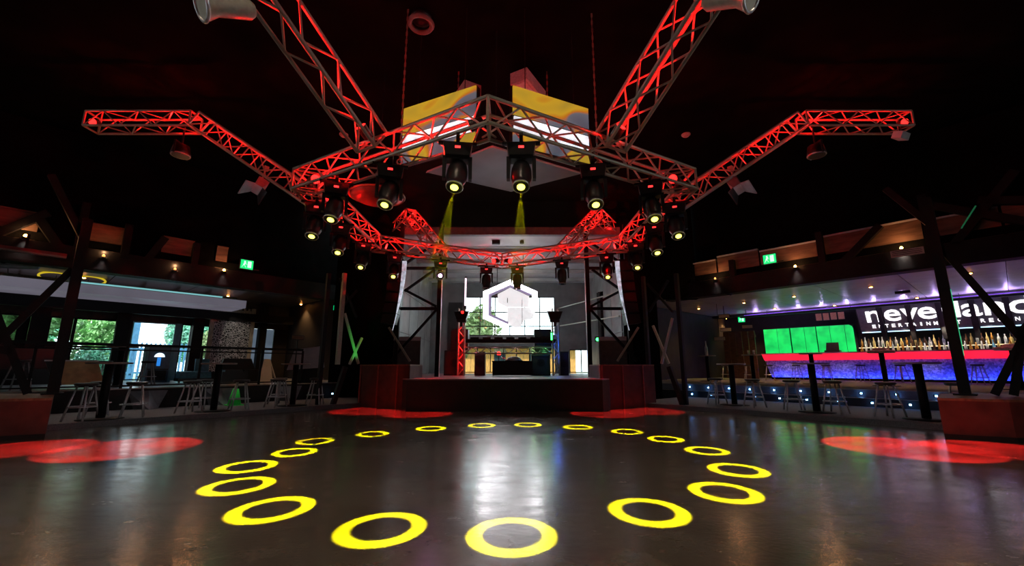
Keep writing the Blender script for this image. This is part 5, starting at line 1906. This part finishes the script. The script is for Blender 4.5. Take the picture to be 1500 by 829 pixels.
obj('backrest', MB().hexa([(-.8, .3, .3), (.7, .3, .3), (.7, .5, .3), (-.8, .5, .3), (-.6, .4, .98), (.45, .4, .98), (.45, .55, .98), (-.6, .55, .98)]), M_BODY, o)
obj('cushion', MB().box(-0.7, -0.05, -0.3, 0.3, 0.42, 0.5).box(0.0, 0.62, -0.3, 0.3, 0.42, 0.5), M_BODY, o)
lb = sidething('lace_board', 'tall black board printed with white lace in a weathered timber frame', 'screen', -1, 24.0, -7.15, 0.67)
obj('board', MB().box(-0.78, 0.80, 0, 0.04, 0.4, 3.25), M_LACE, lb)
light('SPOT', SP(-1, 22.4, -7.1, 4.5), 45, (1.0, 0.85, 0.7), 0.05, SP(-1, 24.0, -7.15, 2.2), R(60), 0.6)  # unseen spot added to bring up the lace print
M_WEATH = mat('weathered_timber', (0.40, 0.37, 0.28), 0.7, var=0.35, scale=5, stretch=(4, 1, 1))
obj('post', MB().box(-0.95, -0.78, -0.05, 0.08, 0, 3.4), M_WEATH, lb)
obj('post', MB().box(0.80, 0.97, -0.05, 0.08, 0, 3.55), M_WEATH, lb)
obj('head_rail', MB().box(-0.78, 0.80, -0.04, 0.07, 3.25, 3.42), M_WEATH, lb)
for k in range(8):
    obj('peg', MB().box(-0.70 + k * 0.19, -0.63 + k * 0.19, -0.06, 0.02, 3.40, 3.52), M_WEATH, lb)
w_ = sidething('white_wedge', 'pale folded board leaning by the frosted panes', 'board', -1, 19.5, -7.35, 0.67)
obj('panel', MB().hexa([(-.3, -.05, 0), (.25, -.05, 0), (.25, 0, 0), (-.3, 0, 0), (-.12, .1, .95), (.12, .1, .95), (.12, .14, .95), (-.12, .14, .95)]), M_GREYPAINT, w_)
obj('stay', MB().bar((0.1, .12, .9), (.55, .4, .0), .05), M_GREYPAINT, w_)
cn = sidething('green_cone', 'bright green cone standing against the raised left level', 'cone', -1, 15.2, -4.95, 0.12)
obj('cone', MB().lathe([(0.19, 0.03), (0.08, 0.50), (0.07, 0.50)], 16), M_CONE, cn, True)
obj('base', MB().box(-0.21, 0.21, -0.21, 0.21, 0, 0.03), M_CONE, cn)
light('SPOT', SP(-1, 14.6, -4.95, 2.2), 18, (0.3, 1.0, 0.35), 0.05, SP(-1, 15.2, -4.95, 0.3), R(24), 0.6)
pj = sidething('projector', 'pale projector hanging under the left ceiling near the picture edge', 'projector', -1, 17.8, -0.05, 3.98)
obj('body', MB().hexa([(-.5, -.25, 0), (.3, -.25, .1), (.3, .25, .1), (-.5, .25, 0), (-.4, -.25, .3), (.5, -.25, .42), (.5, .25, .42), (-.4, .25, .3)]), M_GREYPAINT, pj)
obj('bracket', MB().box(-0.05, 0.05, -0.05, 0.05, 0.3, 0.6), M_STEEL, pj)
obj('lens', MB().tube((-.35, -.28, .15), (-.35, -.2, .15), 0.08, 12), M_BODY, pj)
rb = sidething('heater_bar', 'dull red bar under the left ceiling at the picture edge', 'heater', -1, 16.3, -0.05, 4.22)
obj('element', MB().box(-0.9, 0.75, -0.06, 0.06, 0.02, 0.10), mat('dull_red_bar', (0.30, 0.05, 0.05), 0.4), rb)
obj('reflector', MB().box(-0.9, 0.75, -0.08, 0.08, -0.02, 0.02), M_ALU, rb)
obj('bracket', MB().box(-0.03, 0.03, -0.03, 0.03, 0.1, 0.5), M_STEEL, rb)
cs = sidething('cyan_strip', 'thin cyan light strip along the top of the left soffit', 'light strip', -1, 21.85, 0.0, 4.34)
obj('strip', MB().box(1.2, 6.0, -0.02, 0.02, 0, 0.05), G_CYAN, cs)
obj('holder', MB().box(-1.0, 6.6, 0.02, 0.06, -0.02, 0.08), M_ALU, cs)
gc = thing('grey_cover', 'grey cloth-covered speaker on the dark stage side left of the stage', 'cover', SP(-1, 17.2, -8.0, 0.67), R(20))
obj('cloth', MB().hexa([(-.7, -.3, .5), (.6, -.3, .6), (.6, .3, .6), (-.7, .3, .5), (-.5, -.2, 1.3), (.5, -.2, 1.45), (.5, .2, 1.45), (-.5, .2, 1.3)]), M_GREYPAINT, gc)
obj('stand', MB().box(-.4, .4, -.2, .2, 0, .55), M_BODY, gc)
